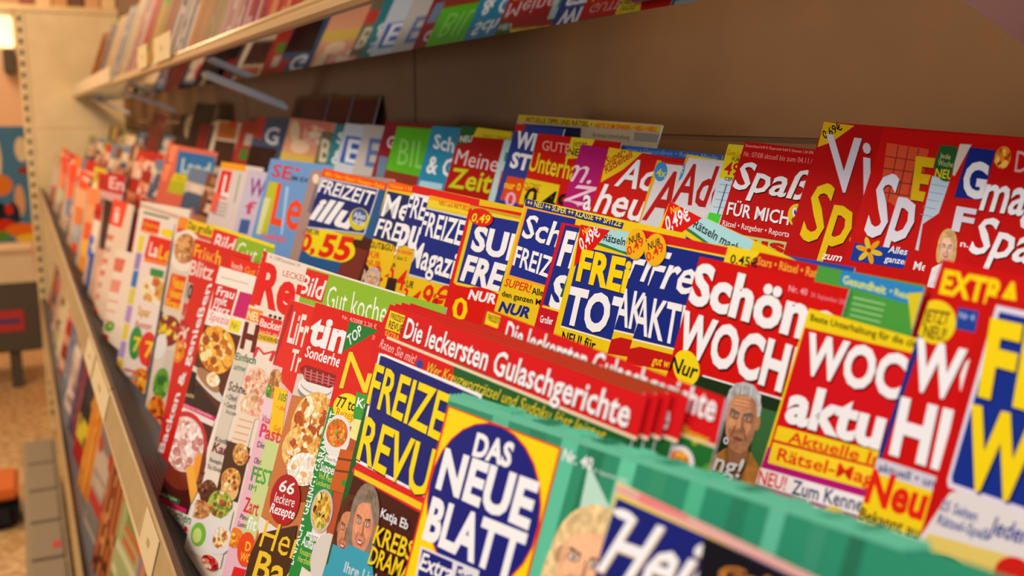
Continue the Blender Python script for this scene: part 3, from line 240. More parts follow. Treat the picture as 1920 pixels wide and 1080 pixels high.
{'k':'fre_pu','r':2,'O':[-0.74466,0.28866,-0.05457],'R':[17.0,4.0,0.7],'w':215,'h':277.0,'t':1.2,'b':211,'l':'magazine with navy panel and thick white curved letters between two yellow ones,middle row','c':'','bd':0,'cp':[],'e':[['P',206,[0,0,114.4,0.4,115,5.9,0.1,6.8]],['P',207,[3.3,6.9,57.5,6.1,57.8,8.2,3.6,9.2]],['P',208,[0.4,9.1,76.9,8.6,76.7,48,-5.5,50.5]],['T',51,'FRE|IZEIT',[-2.3,26.7,36.5,-0.5,0.2,-18.3],1,0,197,3],['T',51,'pu|r',[-3.2,50.6,40.5,-1.6,-1.1,-25.5],2,0.1,197,3],['T',209,'ihre bes|ten',[-2.9,57.9,24.5,-1.6,-0.4,-4.1],1,0],['T',198,'für den S|',[-5.6,63.9,30.5,-2.3,-1.2,-3.5],0,0],['T',80,'NUR|',[-6.6,70.9,15.5,-1.3,-1.2,-3.5],1,0],['T',192,'0,4|9',[-5.8,87.4,39,-2.9,0,-17.1],1,0],['P',210,[-23.5,81.3,17.3,77.7,20.2,93.8,-20,97.1]]]},
{'k':'magazin','r':2,'O':[-0.70574,0.28734,-0.06054],'R':[17.0,4.0,0.4],'w':215,'h':272.0,'t':1.2,'b':217,'l':'yellow magazine with navy panel under a strip reading NEU und AKTUELL,middle row','c':'','bd':0,'cp':[],'e':[['P',212,[0,0,85.6,-0.6,85.7,2.6,0.1,3.5]],['P',213,[0.1,3.5,85.7,2.6,86.7,7.2,-0.6,8.8]],['T',214,'NEU und AKTUELL|',[19.4,5.8,49.3,-0.5,-1,-3.3],1,0],['P',215,[-3.7,10,71,9.4,71.4,62.1,-10.3,66.4]],['P',216,[0,11.3,69.3,10.8,69,60.9,-7.3,64.6]],['T',51,'FREIZE|IT',[-1.5,31.6,70.5,-0.6,-0.8,-19.1],1,0,197,3],['T',51,'Magaz|in',[-5.5,57.7,71,-1.4,-0.6,-20.6],1,0,197,3],['T',80,'NUR|',[-6.7,75.5,20.2,-1.5,0.5,-5.8],1,0],['T',192,'0,4|',[-8.4,89.1,35.4,-2.7,0.9,-13.5],1,0.15],['T',192,'9€|',[30.8,86.5,41,-4.3,-2.5,-19.9],1,0.15]]},
{'k':'super','r':2,'O':[-0.63435,0.28983,-0.06175],'R':[17.0,4.0,-0.7],'w':215,'h':273.1,'t':1.2,'b':226,'l':'red based magazine with huge white letters and an oval 0,49 price sticker,middle row','c':'','bd':0,'cp':[],'e':[['P',218,[-1.2,-2.3,85.3,-0.3,85.4,2.6,-1.1,0.9]],['P',219,[4.3,2,76.9,2.7,84.3,52.3,7,58.9]],['P',220,[8.9,6.3,78.5,6.2,85,56.5,9.7,57.7]],['P',188,[5.5,7.5,10.3,7.4,10.1,58.4,5.1,58.4]],['P',221,[-1.1,0.9,86.6,2.5,86.3,4.6,0.1,3.2]],['T',51,'SU|PER',[16.6,31.5,47.3,0.6,-0.6,-17.6],2,0,197,3],['T',51,'FRE|IZEIT',[13.5,54.3,54.5,0,2.2,-18.4],2,0,197,3],['P',219,[9.5,57.3,84.9,53.7,85,55.1,9.7,59.3]],['E',222,[51.1,68.1,38.8,-1.6,-2.2,-12.8]],['T',223,'0|',[15.1,82.9,21.7,-1.5,-3.7,-15.9],1,0],['T',51,'NUR|',[30.9,65.9,37.3,-2.8,1.1,-6.8],2,0],['S'],['E',224,[20.9,8.3,17.6,0.5,-0.9,-6.2]],['T',225,'0,49|',[8.9,12.3,25.8,-0.8,-0.1,-6.3],1,0],['S']]},
{'k':'schoene_frei','r':2,'O':[-0.55893,0.29548,-0.05251],'R':[17.0,4.0,1.3],'w':160,'h':280.0,'t':1.2,'b':232,'l':'blue and yellow magazine under the strip NEU SUPER KLASSE SPITZE,middle row','c':'','bd':0,'cp':[],'e':[['P',227,[0,0,107.5,1.7,107.3,5.4,1.2,4.9]],['T',228,'++ NEU ++ SUPER ++ KLASSE ++ SPITZE|',[3.4,3.9,102.2,0.2,-0.5,-3.6],1,0],['P',229,[2.1,5.2,61,4.8,70.6,49.9,3.7,53.3]],['P',230,[5.3,6.2,61.4,5.8,66.6,49,6,51.1]],['T',51,'Sch|öne',[7,24.8,44.2,0.4,-0.9,-15.8],1,0.1,197,3],['T',51,'FREIZ|EIT',[6.4,44.1,44.9,0.5,-0.9,-13.3],1,0,197,3],['T',231,'SUPER!|',[3.4,59.2,31.4,-1.7,0.5,-5.6],1,0],['T',80,'Alles|',[37.4,57.7,16.2,-1.3,-1.6,-4.2],1,0],['T',80,'den ganzen Mo|nat',[4.3,66,51.1,-3.8,-1.3,-3.7],1,0],['T',230,'NUR|',[4.8,76.1,37.2,-3.4,0.4,-7],2,0.1]]},
{'k':'f_s_back','r':2,'O':[-0.51299,0.30423,-0.06137],'R':[17.0,4.0,-0.5],'w':215,'h':277.7,'t':1.2,'b':234,'l':'blue magazine with a red lip peeking over the red edged blue one,middle row','c':'','bd':0,'cp':[],'e':[['P',233,[0,0,76.3,0.7,76.3,1.9,0,1.4]]]},
{'k':'f_s','r':2,'O':[-0.5075,0.29306,-0.06328],'R':[17.0,4.0,-0.8],'w':215,'h':272.6,'t':1.2,'b':237,'l':'red edged blue magazine showing one white F above a white S,middle row','c':'','bd':0,'cp':[],'e':[['P',216,[4.6,1.2,40.4,1.9,49.3,52.4,2.9,51.1]],['T',51,'FR|EIZEIT',[6.2,25.1,29.1,0.1,0.8,-21.1],2,0,197,3],['T',51,'S|PASS',[8.9,51.4,17,-0.4,-3.4,-20.2],2,0.1,197,3],['P',235,[3.2,51.8,27.3,51.4,26.8,52.8,2.7,53.2]],['T',51,'Großer|',[4.5,62.3,13.7,-1,-0.9,-4.5],1,0],['P',236,[23.1,14.9,33,15.2,24,44.1,18.2,43.8]]]},
{'k':'frei_total','r':2,'O':[-0.48356,0.2923,-0.0622],'R':[17.0,4.0,-1.8],'w':125,'h':273.5,'t':1.2,'b':245,'l':'yellow bordered blue magazine,upright,with red 0,49 corner and pale blue banner,middle row','c':'','bd':0,'cp':[],'e':[['P',238,[0,0,68.7,0.4,68.8,1.9,0.1,1.6]],['P',239,[5.4,12.7,71.8,14.3,80.5,59.8,5.5,60.3]],['P',240,[15.7,8.4,70.3,11.6,70.7,15,16.2,9.7]],['P',241,[28.1,1.6,69.2,1.8,69.4,11.7,43.2,11.1,18.7,8.1]],['T',242,'Rätseln mac|ht schlau!',[24.9,7.2,33.6,1.6,-0.4,-4.6],1,0.1],['P',243,[0,0,28.9,0.9,17.7,13.3,3.6,25.2]],['T',244,'Neu|',[5.2,6,5.8,-3.8,-3,-3.3],1,0],['T',51,'0,49€|',[7,15.4,14.2,-11,-6.1,-6.8],1,0],['T',223,'FREi|zeit',[8.6,31.9,47.4,1,-1.2,-18.1],2,0,197,3],['T',51,'TO|TAL',[6.6,57.5,41.2,-0.2,-0.9,-21.1],2,0,197,3],['P',51,[5.7,60.6,55.7,60.3,55.5,60.9,5.4,61.3]],['T',80,'NEU! für|',[9.4,69.2,32.6,-0.8,-0.5,-6.3],1,0]]},
{'k':'frei_copy','r':2,'O':[-0.42406,0.31231,-0.04461],'R':[17.0,4.0,10.9],'w':112,'h':279.9,'t':1.2,'b':51,'l':'tilted blue magazine with red 0,49 corner,raised behind the round price stickers','c':'frei_total','bd':0,'cp':[],'e':[]},
{'k':'akt_left','r':2,'O':[-0.42431,0.29483,-0.05937],'R':[17.0,4.0,0.5],'w':125,'h':275.7,'t':1.2,'b':51,'l':'blue magazine with round yellow price sticker,left and hindmost of two twins,middle row','c':'akt','bd':0,'cp':[],'e':[]},
{'k':'akt','r':2,'O':[-0.40445,0.29343,-0.06002],'R':[17.0,4.0,0.5],'w':125,'h':274.7,'t':1.2,'b':232,'l':'blue magazine with round yellow price sticker,right and foremost of two twins,middle row','c':'','bd':0,'cp':[],'e':[['P',246,[0,0,67.9,-0.5,68.2,3,0.5,4.2]],['P',76,[0.5,4.2,68.2,3,68.2,4,0.5,5.3]],['P',247,[-0.1,4.9,69.6,4.1,77.7,51.4,31.1,53.1,-2,55.6]],['P',51,[-1.9,55.8,41.9,52.6,41.8,53.2,-2.1,56.5]],['T',51,'Fre|izeit',[-3,26.6,35.1,-0.9,0.6,-19.1],1,0.15,197,3],['T',51,'AKT|UELL',[-2.5,52.5,35.1,-1.4,-3.5,-20.4],1,0,197,3],['S'],['E',248,[-0.9,8.1,8.6,0.1,-1.4,-8.4]],['T',80,'NUR|',[-6.1,9.2,8.5,-4.4,-2.1,-3.7],1,0],['T',68,'0,49|',[-4.4,15.3,10.5,-7.9,-3.5,-4.1],1,0],['S'],['P',249,[-2.4,62,7.2,58.3,43.1,55.6,42.4,63.3,-1.5,69.1]],['T',250,'gut wie|',[19.3,64.3,15.9,-1.3,-0.2,-4.4],1,0.15]]},
{'k':'stars','r':2,'O':[-0.35298,0.29453,-0.0593],'R':[17.0,1.0,1.5],'w':215,'h':271.3,'t':1.2,'b':148,'l':'red magazine with a yellow 0,45 tag at its top edge,middle row','c':'','bd':0,'cp':[],'e':[['P',76,[0,0,21.7,-0.5,19.1,5.1,14.8,8.4,-1.5,10.7]],['T',80,'0.45|€',[4.2,7.9,13.3,-0.7,-0.7,-4.3],1,0],['T',251,'Stars • Rätsel • Ratgeber •|',[21.9,5.7,49.8,-0.6,-0.6,-3.9],1,0],['T',252,'Meinung • Neue Stars •|',[77.9,4.6,34.1,-1.1,-0.7,-3.4],1,0.2]]},
{'k':'schoene','r':2,'O':[-0.35636,0.2805,-0.06414],'R':[17.0,4.0,0.2],'w':86.6,'h':267.8,'t':1.2,'b':264,'l':'large red magazine with white lettering above a grey haired man,middle row','c':'','bd':0,'cp':[],'e':[['P',253,[13.7,54.1,23,52.2,105.2,48.6,109.8,91.1,1.8,108.7]],['P',254,[56.6,56.3,75.6,55.3,78.9,87.9,65.8,92.8]],['P',51,[22.8,51.8,104.9,47.8,104.9,48.5,22.7,52.5]],['T',255,'Nr. 40|',[57.3,6.3,10.1,0,-0.4,-2.7],1,0],['T',256,'24. September 2008|',[69.4,6.4,18.9,0.1,-0.4,-2],0,0],['T',51,'Schöne|',[0.4,21.4,86.5,2.3,-0.9,-19],2,0,257,6],['T',51,'WOCH|E',[0.8,44.7,67.5,1.8,-0.9,-19],2,0,257,6],['E',258,[11.3,51.2,9.1,0,-2,-7.7]],['T',80,'Nur|',[0.5,55.2,18.4,-0.4,0.1,-7.3],1,0.1],['H',259,260,261,[51.6,62.9,11.1,-1,-2.3,-13.6],1],['T',262,'ng!|',[44.3,88.7,15.6,-1.7,0.7,-8.4],1,0,263,3],['T',262,'o|',[46.2,76.5,3.1,-0.5,-1.1,-4.5],1,0]]},
{'k':'gesund','r':2,'O':[-0.28903,0.28841,-0.05967],'R':[17.0,4.0,-0.1],'w':49.7,'h':274.7,'t':1.2,'b':268,'l':'green magazine with a bright blue strip of yellow lettering,middle row','c':'','bd':0,'cp':[],'e':[['P',265,[12,0,49.7,0.9,50.7,8.2,12.7,5.8]],['T',266,'Gesundheit|',[14,5.2,20.5,0.9,-0.6,-3.4],1,0],['T',266,'• Rezepte|',[36.2,5.6,13.2,0.7,-0.4,-2.6],1,0],['P',153,[43.7,4,51.1,2.3,50,18.1]],['P',267,[20.7,9.4,35.6,9.6,35.8,10.2,20.9,10.1]],['P',267,[20.9,11.8,35.7,11.9,35.8,12.5,21.1,12.4]],['P',267,[21.2,14.1,35.7,14.2,35.9,14.8,21.4,14.7]],['P',267,[21.5,16.4,35.7,16.5,35.9,17.1,21.7,17]],['P',267,[21.7,18.8,35.7,18.8,35.9,19.4,21.9,19.4]]]},
{'k':'woche_akt','r':2,'O':[-0.28154,0.27712,-0.07521],'R':[17.0,4.0,1.5],'w':215,'h':251.0,'t':1.2,'b':279,'l':'yellow bordered red magazine with magenta lower half reading NEU! Zum Kennenlernen,middle row','c':'','bd':0,'cp':[],'e':[['T',269,'Beste Unterhaltung für die c|lever',[2.3,4.6,46.1,-1.2,-0.5,-2.8],1,0],['P',270,[0.8,7.8,52.2,5.4,52.9,52.2,1.2,58.4]],['P',271,[0.6,58.2,52.9,52.2,54.2,87.9,-1.4,98.2]],['T',51,'WOC|HE',[5.2,24.5,45.8,-2.1,-1.5,-15.6],2,0,272,5],['T',51,'aktu|ell',[4.2,45.3,44.9,-3.8,-1,-15.8],2,0,272,5],['P',76,[2.3,48.6,51.8,42.5,51.8,47.8,2.3,54.4]],['P',273,[2.4,55.5,52.1,48.6,52.3,56.8,2.9,64.1]],['P',270,[2.3,54.4,51.8,47.8,51.9,48.7,2.4,55.5]],['T',274,'Aktuelle I|nfos',[9.2,53.1,37.6,-4.9,-0.1,-4.6],1,0],['T',274,'Rätsel-Ma|gazin',[6.5,61.5,40.2,-5.7,-0.3,-5.2],1,0],['P',275,[-1.5,67.3,53.3,59.6,53,66.6,-1.4,74.1]],['T',276,'NEU!|',[0.7,73.5,14.1,-2.4,-0.5,-5.7],1,0],['T',277,'Zum Kenn|enlernen',[18.1,71,28.6,-4.8,-0.8,-5.6],1,0],['E',93,[39.6,73.5,6.5,-1.1,-0.6,-5.6]],['T',278,'wi|e',[14.7,77.9,11.3,-2,0.2,-6.7],1,0.2],['E',271,[42.6,77.6,1.8,-0.4,-0.8,-3.4]]]},
{'k':'heute','r':2,'O':[-0.2274,0.28518,-0.04883],'R':[17.0,4.0,2.5],'w':222,'h':274.7,'t':1.2,'b':288,'l':'red magazine with yellow EXTRA on top and a yellow JETZT NEU disc','c':'','bd':0,'cp':[],'e':[['P',280,[-0.5,16.5,2.5,16.4,1.7,75.3,-1.8,75.8]],['T',223,'EXTRA|',[2.6,11.5,28.7,-0.7,-0.7,-8.4],2,0],['P',281,[11.3,14.7,19,14.5,20,21.7,12.5,22.2]],['T',282,'Nr 4|',[12.8,18.3,5.5,-0.3,-0.4,-2.2],1,0],['T',51,'W|OCHE',[2.3,45.6,19.5,-0.8,-2.3,-17.1],2,0,257,3],['T',51,'HI|ER',[3.7,69.7,20.4,-1.6,-2.4,-19.8],2,0,257,3],['P',283,[0.1,73.5,29.9,70.8,30.2,76.3,0.5,79.4]],['T',284,'aktuell • un|terhaltsam',[1.7,77.7,22.1,-2.5,-0.3,-3.1],1,0],['P',285,[-0.6,79,31.6,75.7,31.9,93.3,-1.1,98.6]],['T',160,'Neu|',[0.1,89.6,23.2,-3,-0.4,-12],2,0],['T',80,'Bekannt aus|',[0.4,96.3,25.7,-3.4,-0.3,-4.3],1,0],['E',285,[4.9,21.8,7.9,-0.1,-0.8,-7.6]],['T',286,'JETZT|',[0.4,22.6,9.5,-0.9,-0.6,-4.6],1,0],['T',286,'NEU!|',[2,28,8.6,-0.8,-0.6,-4.6],1,0],['F','brn',[8.4,101.5,6.7,-1.2,-0.8,-5.6],20],['P',287,[14.2,96.7,32.2,94.1,32.8,101.3,14.9,104.3]],['T',223,'mix|',[18.9,103.3,9.7,-2.4,-0.5,-3.7],1,0]]},
{'k':'fw','r':2,'O':[-0.20676,0.28236,-0.05807],'R':[17.0,4.0,-0.4],'w':222,'h':274.4,'t':1.2,'b':298,'l':'nearest magazine at the right edge,yellow letters on a white outlined blue panel','c':'','bd':0,'cp':[],'e':[['P',289,[5.8,66.2,8.9,63.8,41.9,63.2,42.3,82,-3.6,94.9]],['P',290,[2.5,81.2,40.6,76.1,40.8,82.6,0.1,93.3]],['P',291,[3.8,2.6,27,3.1,37.7,65.6,30.5,63.7,4.9,64.5,3.9,62.3]],['P',292,[5.4,4.5,27.5,5,35.8,64.7,30.1,62.1,5.9,62.7,5,60.8]],['T',293,'F|REIZEIT',[5.9,31.6,11.1,0.2,-2.8,-24.9],2,0,294,5],['T',293,'W|OCHE',[7.4,61.1,23.5,-1,-2.6,-25.4],2,0,294,5],['T',295,'25 Seiten|',[4.1,72.3,12.8,-0.7,0.1,-3.7],1,0],['T',295,'Rätsel-Spaß|',[4.4,77.2,17.3,-1.4,0.1,-3.7],1,0],['T',296,'Jeder|',[21.5,73.7,12.4,-1.2,-0.3,-6],1,0.2],['F','drk',[9.5,91.2,10.8,-2,0.3,-5.6],20],['E',297,[32.4,82.2,5.7,-0.8,-0.1,-5.1]]]},
{'k':'s1','r':1,'O':[-4.66486,0.13425,-0.21074],'R':[13.5,3.5,0.5],'w':215,'h':147.5,'t':1.2,'b':304,'l':'beige and rust magazine at the very far left end of the front row','c':'','bd':0,'cp':[],'e':[['P',10,[0,0,262.8,0.2,328.7,72.2,73,76]],['P',299,[73,76,328.7,72.2,392.9,142.4,144.2,149.9]],['P',300,[144.2,149.9,392.9,142.4,455.6,210.8,213.4,221.9]],['P',301,[213.4,221.9,455.6,210.8,516.7,277.5,280.9,292.1]],['P',302,[280.9,292.1,516.7,277.5,576.3,342.7,346.6,360.5]],['P',303,[346.6,360.5,576.3,342.7,634.5,406.3,410.7,427.1]]]},
{'k':'s2','r':1,'O':[-4.15513,0.15492,-0.14313],'R':[13.5,3.5,0.7],'w':215,'h':217.6,'t':1.2,'b':304,'l':'magazine with bright red top over grey,second from far left of front row','c':'','bd':0,'cp':[],'e':[['P',305,[0,0,321.1,0.2,366.7,57.8,52.6,62.1]],['P',306,[52.6,62.1,366.7,57.8,411.4,114.2,104,122.8]],['P',307,[104,122.8,411.4,114.2,455.3,169.6,154.4,182.3]],['P',308,[154.4,182.3,455.3,169.6,498.3,223.9,203.8,240.6]],['P',309,[203.8,240.6,498.3,223.9,540.6,277.2,252.2,297.6]],['P',310,[252.2,297.6,540.6,277.2,582,329.5,299.5,353.5]],['P',311,[299.5,353.5,582,329.5,622.6,380.8,346,408.3]],['P',312,[346,408.3,622.6,380.8,662.5,431.2,391.5,462.1]]]},
{'k':'s3','r':1,'O':[-3.54358,0.15263,-0.15064],'R':[13.5,3.5,0.0],'w':215,'h':212.4,'t':1.2,'b':304,'l':'orange red headed magazine with a slate blue patch,far left of front row','c':'','bd':0,'cp':[],'e':[['P',313,[0,0,295.1,0.2,327.6,51.8,37.8,55.9]],['P',314,[37.8,55.9,327.6,51.8,359.6,102.5,75,110.8]],['P',315,[75,110.8,359.6,102.5,391,152.4,111.5,164.7]],['P',316,[111.5,164.7,391,152.4,421.9,201.5,147.3,217.7]],['P',317,[147.3,217.7,421.9,201.5,452.4,249.8,182.6,269.8]],['P',318,[182.6,269.8,452.4,249.8,482.4,297.4,217.2,321.1]],['P',319,[217.2,321.1,482.4,297.4,511.9,344.2,251.3,371.4]],['P',320,[251.3,371.4,511.9,344.2,540.9,390.3,284.8,421]]]},
{'k':'s4','r':1,'O':[-3.00968,0.15479,-0.14355],'R':[13.5,3.5,0.5],'w':215,'h':217.9,'t':1.6,'b':304,'l':'orange and cream magazine near the far left of the front row','c':'','bd':0,'cp':[],'e':[['P',321,[0,0,515,0.6,535,43.2,27.6,50.6]],['P',322,[27.6,50.6,535,43.2,554.9,85.3,54.8,100.5]],['P',323,[54.8,100.5,554.9,85.3,574.5,126.9,81.6,149.6]],['P',324,[81.6,149.6,574.5,126.9,593.9,167.9,108,198.1]],['P',325,[108,198.1,593.9,167.9,613.1,208.5,134,245.9]],['P',326,[134,245.9,613.1,208.5,632,248.6,159.7,293.1]],['P',327,[159.7,293.1,632,248.6,650.7,288.3,185.1,339.6]],['P',311,[185.1,339.6,650.7,288.3,669.2,327.5,210,385.4]],['P',328,[92.4,14.6,526.5,10,527.3,17.7,95.3,24.9]]]},
{'k':'s5','r':1,'O':[-2.56373,0.14773,-0.16665],'R':[13.5,3.5,-2.2],'w':215,'h':195.8,'t':1.2,'b':304,'l':'orange magazine with a yellow lower edge,left part of the front row','c':'','bd':0,'cp':[],'e':[['P',329,[0,0,190.5,0.1,205.8,39.2,17.5,42]],['P',330,[17.5,42,205.8,39.2,220.9,78,34.8,83.6]],['P',331,[34.8,83.6,220.9,78,235.8,116.3,51.8,124.7]],['P',332,[51.8,124.7,235.8,116.3,250.6,154.2,68.7,165.3]],['P',333,[68.7,165.3,250.6,154.2,265.2,191.8,85.4,205.5]],['P',334,[85.4,205.5,265.2,191.8,279.7,228.9,101.9,245.2]],['P',335,[101.9,245.2,279.7,228.9,294,265.7,118.3,284.5]],['P',336,[118.3,284.5,294,265.7,308.2,302,134.4,323.4]]]},
{'k':'s6','r':1,'O':[-2.26558,0.14296,-0.18227],'R':[13.5,3.5,-1.9],'w':215,'h':179.3,'t':1.2,'b':304,'l':'magazine with three blue dots in a column,left part of the front row','c':'','bd':0,'cp':[],'e':[['P',337,[0,0,149.3,0.2,160.4,33.2,12.5,35.1]],['P',338,[12.5,35.1,160.4,33.2,171.4,65.9,24.8,69.9]],['P',339,[24.8,69.9,171.4,65.9,182.3,98.3,37.1,104.4]],['P',340,[37.1,104.4,182.3,98.3,193.1,130.5,49.2,138.6]],['P',341,[49.2,138.6,193.1,130.5,203.9,162.4,61.2,172.5]],['P',342,[61.2,172.5,203.9,162.4,214.5,194.1,73.2,206.1]],['P',343,[73.2,206.1,214.5,194.1,225,225.5,85,239.5]],['P',344,[85,239.5,225,225.5,235.5,256.6,96.7,272.5]],['E',345,[17.9,80.8,45.7,-1.9,1.6,-11.8]],['E',345,[14.6,104.5,45.8,-2.3,1.6,-11.9]],['T',346,'M|',[-30.8,28,150.7,-3.6,6.1,-21.8],1,0]]},
{'k':'ent','r':1,'O':[-2.22436,0.17004,-0.11419],'R':[13.5,3.5,-1.4],'w':215,'h':252.5,'t':1.2,'b':351,'l':'red magazine with yellow and lime patches raised behind two cream ones,front row','c':'','bd':0,'cp':[],'e':[['P',347,[0,0,322.5,-0.6,319.8,35.7,-10.9,42.2]],['T',348,'Ent|',[37.1,32.7,264.4,-4,-13.3,-24.5],1,0],['P',235,[309.4,14.1,503.5,15.1,482.5,33,296.6,35.1]],['P',349,[229.9,39.1,374.9,36.1,393.5,108.7,246.8,113]],['P',350,[366.7,38.6,461.5,36.2,476.6,119,382.7,119.6]]]},
{'k':'s7','r':1,'O':[-2.10558,0.14933,-0.16143],'R':[13.5,3.5,-1.3],'w':215,'h':201.1,'t':1.2,'b':304,'l':'dark topped magazine with a bare arm below,left part of the front row','c':'','bd':0,'cp':[],'e':[['P',352,[0,0,127.8,0,140,31.1,13.6,32.9]],['P',353,[13.6,32.9,140,31.1,152.2,61.9,27.1,65.5]],['P',354,[27.1,65.5,152.2,61.9,164.2,92.4,40.4,97.8]],['P',355,[40.4,97.8,164.2,92.4,176,122.6,53.6,129.7]],['P',356,[53.6,129.7,176,122.6,187.8,152.6,66.7,161.3]],['P',357,[66.7,161.3,187.8,152.6,199.5,182.2,79.6,192.6]],['P',358,[79.6,192.6,199.5,182.2,211,211.6,92.5,223.6]],['P',359,[92.5,223.6,211,211.6,222.5,240.7,105.1,254.3]]]},
{'k':'spine1','r':1,'O':[-1.93793,0.15308,-0.14916],'R':[13.5,3.5,-1.7],'w':215,'h':214.0,'t':2.0,'b':366,'l':'taller cream magazine with red head and pale red lettering,left in front row','c':'','bd':0,'cp':[],'e':[['P',360,[0,0,154.7,-0.5,136.7,45.2,-8.3,49.3]],['T',361,'i|',[38.4,40.6,57.7,-1.6,-7.7,-29.4],1,0],['E',362,[-9.8,225.5,72.7,-7.9,-1.3,-18.3]],['P',363,[-7,67.6,76.1,64.1,69.6,74.5,-14.2,78.4]],['P',364,[-15.7,90.9,68.2,86.4,61.5,97,-22.9,101.9]],['P',365,[-24.5,114.4,60.1,109,53.4,119.7,-31.7,125.5]],['P',363,[-33.3,138.1,52,131.8,45.3,142.6,-40.6,149.4]],['P',364,[-42.2,162.1,43.9,154.7,37,165.7,-49.6,173.5]],['P',365,[-51.2,186.3,35.6,177.9,28.7,189,-58.7,197.8]],['P',363,[-60.3,210.7,27.3,201.3,20.4,212.5,-67.8,222.4]]]},
{'k':'pinkgreen','r':1,'O':[-1.85597,0.1626,-0.15689],'R':[13.5,3.5,-1.4],'w':215,'h':209.4,'t':1.2,'b':369,'l':'dark pink magazine with a lime strip,left part of the front row','c':'','bd':0,'cp':[],'e':[['P',367,[6.9,-25.8,132.5,-25.6,148.2,20.5,45.1,21.7]],['P',368,[79.6,2.9,159,1.5,157.8,110,87.8,114.7]]]},
{'k':'spine2','r':1,'O':[-1.69779,0.13344,-0.2134],'R':[13.5,3.5,-4.6],'w':215,'h':147.1,'t':2.0,'b':374,'l':'shorter cream magazine with pinkish red seal near its foot,left in front row','c':'','bd':0,'cp':[],'e':[['P',370,[-1.4,14.4,95.1,12.9,82.9,35,-9.9,37.4]],['P',371,[-17.1,51.4,89.8,47.2,80.5,67.6,-22.5,72.6]],['P',372,[-9.6,143.3,59.1,137.1,57.9,156.3,-10.9,163.2]],['F','grn',[51.2,124.2,42,-3.4,6,-9.4],8],['P',373,[-5,84.5,91.8,79.3,90.4,82.9,-6.5,88.2]],['P',373,[-19.5,102.1,78.8,96,77.3,99.6,-21.1,105.9]],['P',373,[-34.2,120.1,65.5,113,64.1,116.6,-35.8,123.9]]]},
{'k':'spiral','r':1,'O':[-1.63346,0.16894,-0.13149],'R':[13.5,9.0,-3.3],'w':240,'h':236.0,'t':1.6,'b':377,'l':'tall cream magazine with a fine dotted red line under its top edge,front row','c':'','bd':0,'cp':[],'e':[['P',375,[1.9,3.3,9.3,3.5,10,9.8,2.6,9.7]],['P',375,[16.9,3.9,24.2,4.1,24.9,10.3,17.6,10.2]],['P',375,[31.6,4.5,38.8,4.6,39.5,10.9,32.3,10.8]],['P',375,[46.1,5.1,53.2,5.2,53.9,11.4,46.8,11.3]],['P',375,[60.4,5.7,67.4,5.8,68,11.9,61.1,11.8]],['P',375,[74.5,6.2,81.3,6.3,82,12.4,75.1,12.3]],['P',375,[88.3,6.8,95.1,6.9,95.8,12.9,89,12.8]],['P',375,[102,7.3,108.7,7.4,109.3,13.4,102.6,13.3]],['P',375,[115.4,7.8,122,7.9,122.6,13.9,116.1,13.8]],['P',375,[128.7,8.4,135.2,8.5,135.8,14.4,129.3,14.3]],['P',375,[141.8,8.9,148.1,9,148.8,14.8,142.4,14.8]],['P',375,[154.6,9.4,160.9,9.5,161.5,15.3,155.3,15.2]],['P',375,[167.3,9.9,173.5,10,174.1,15.8,167.9,15.7]],['P',375,[179.9,10.4,186,10.5,186.6,16.2,180.4,16.1]],['P',375,[192.2,10.9,198.2,11,198.8,16.6,192.8,16.6]],['P',375,[204.4,11.3,210.3,11.4,210.9,17.1,204.9,17]],['P',375,[216.3,11.8,222.2,11.9,222.8,17.5,216.9,17.5]],['P',375,[228.2,12.3,234,12.4,234.5,17.9,228.7,17.9]],['P',375,[239.8,12.7,245.5,12.8,246.1,18.4,240.4,18.3]],['P',375,[251.3,13.2,257,13.3,257.5,18.8,251.9,18.7]],['P',375,[262.7,13.7,268.2,13.7,268.8,19.2,263.2,19.1]],['P',375,[273.9,14.1,279.4,14.2,279.9,19.6,274.4,19.5]],['P',375,[284.9,14.5,290.3,14.6,290.9,20,285.5,19.9]],['P',375,[295.8,15,301.2,15,301.7,20.4,296.4,20.3]],['P',375,[306.6,15.4,311.9,15.5,312.4,20.8,307.1,20.7]],['P',375,[317.2,15.8,322.4,15.9,322.9,21.2,317.7,21.1]],['P',375,[327.7,16.2,332.8,16.3,333.3,21.5,328.2,21.5]],['P',375,[338.1,16.6,343.1,16.7,343.6,21.9,338.6,21.9]],['P',375,[348.3,17,353.3,17.1,353.8,22.3,348.8,22.2]],['P',375,[358.4,17.4,363.3,17.5,363.8,22.6,358.8,22.6]],['P',376,[26,14.9,156.1,16.8,155.3,20,25.1,18.3]]]},
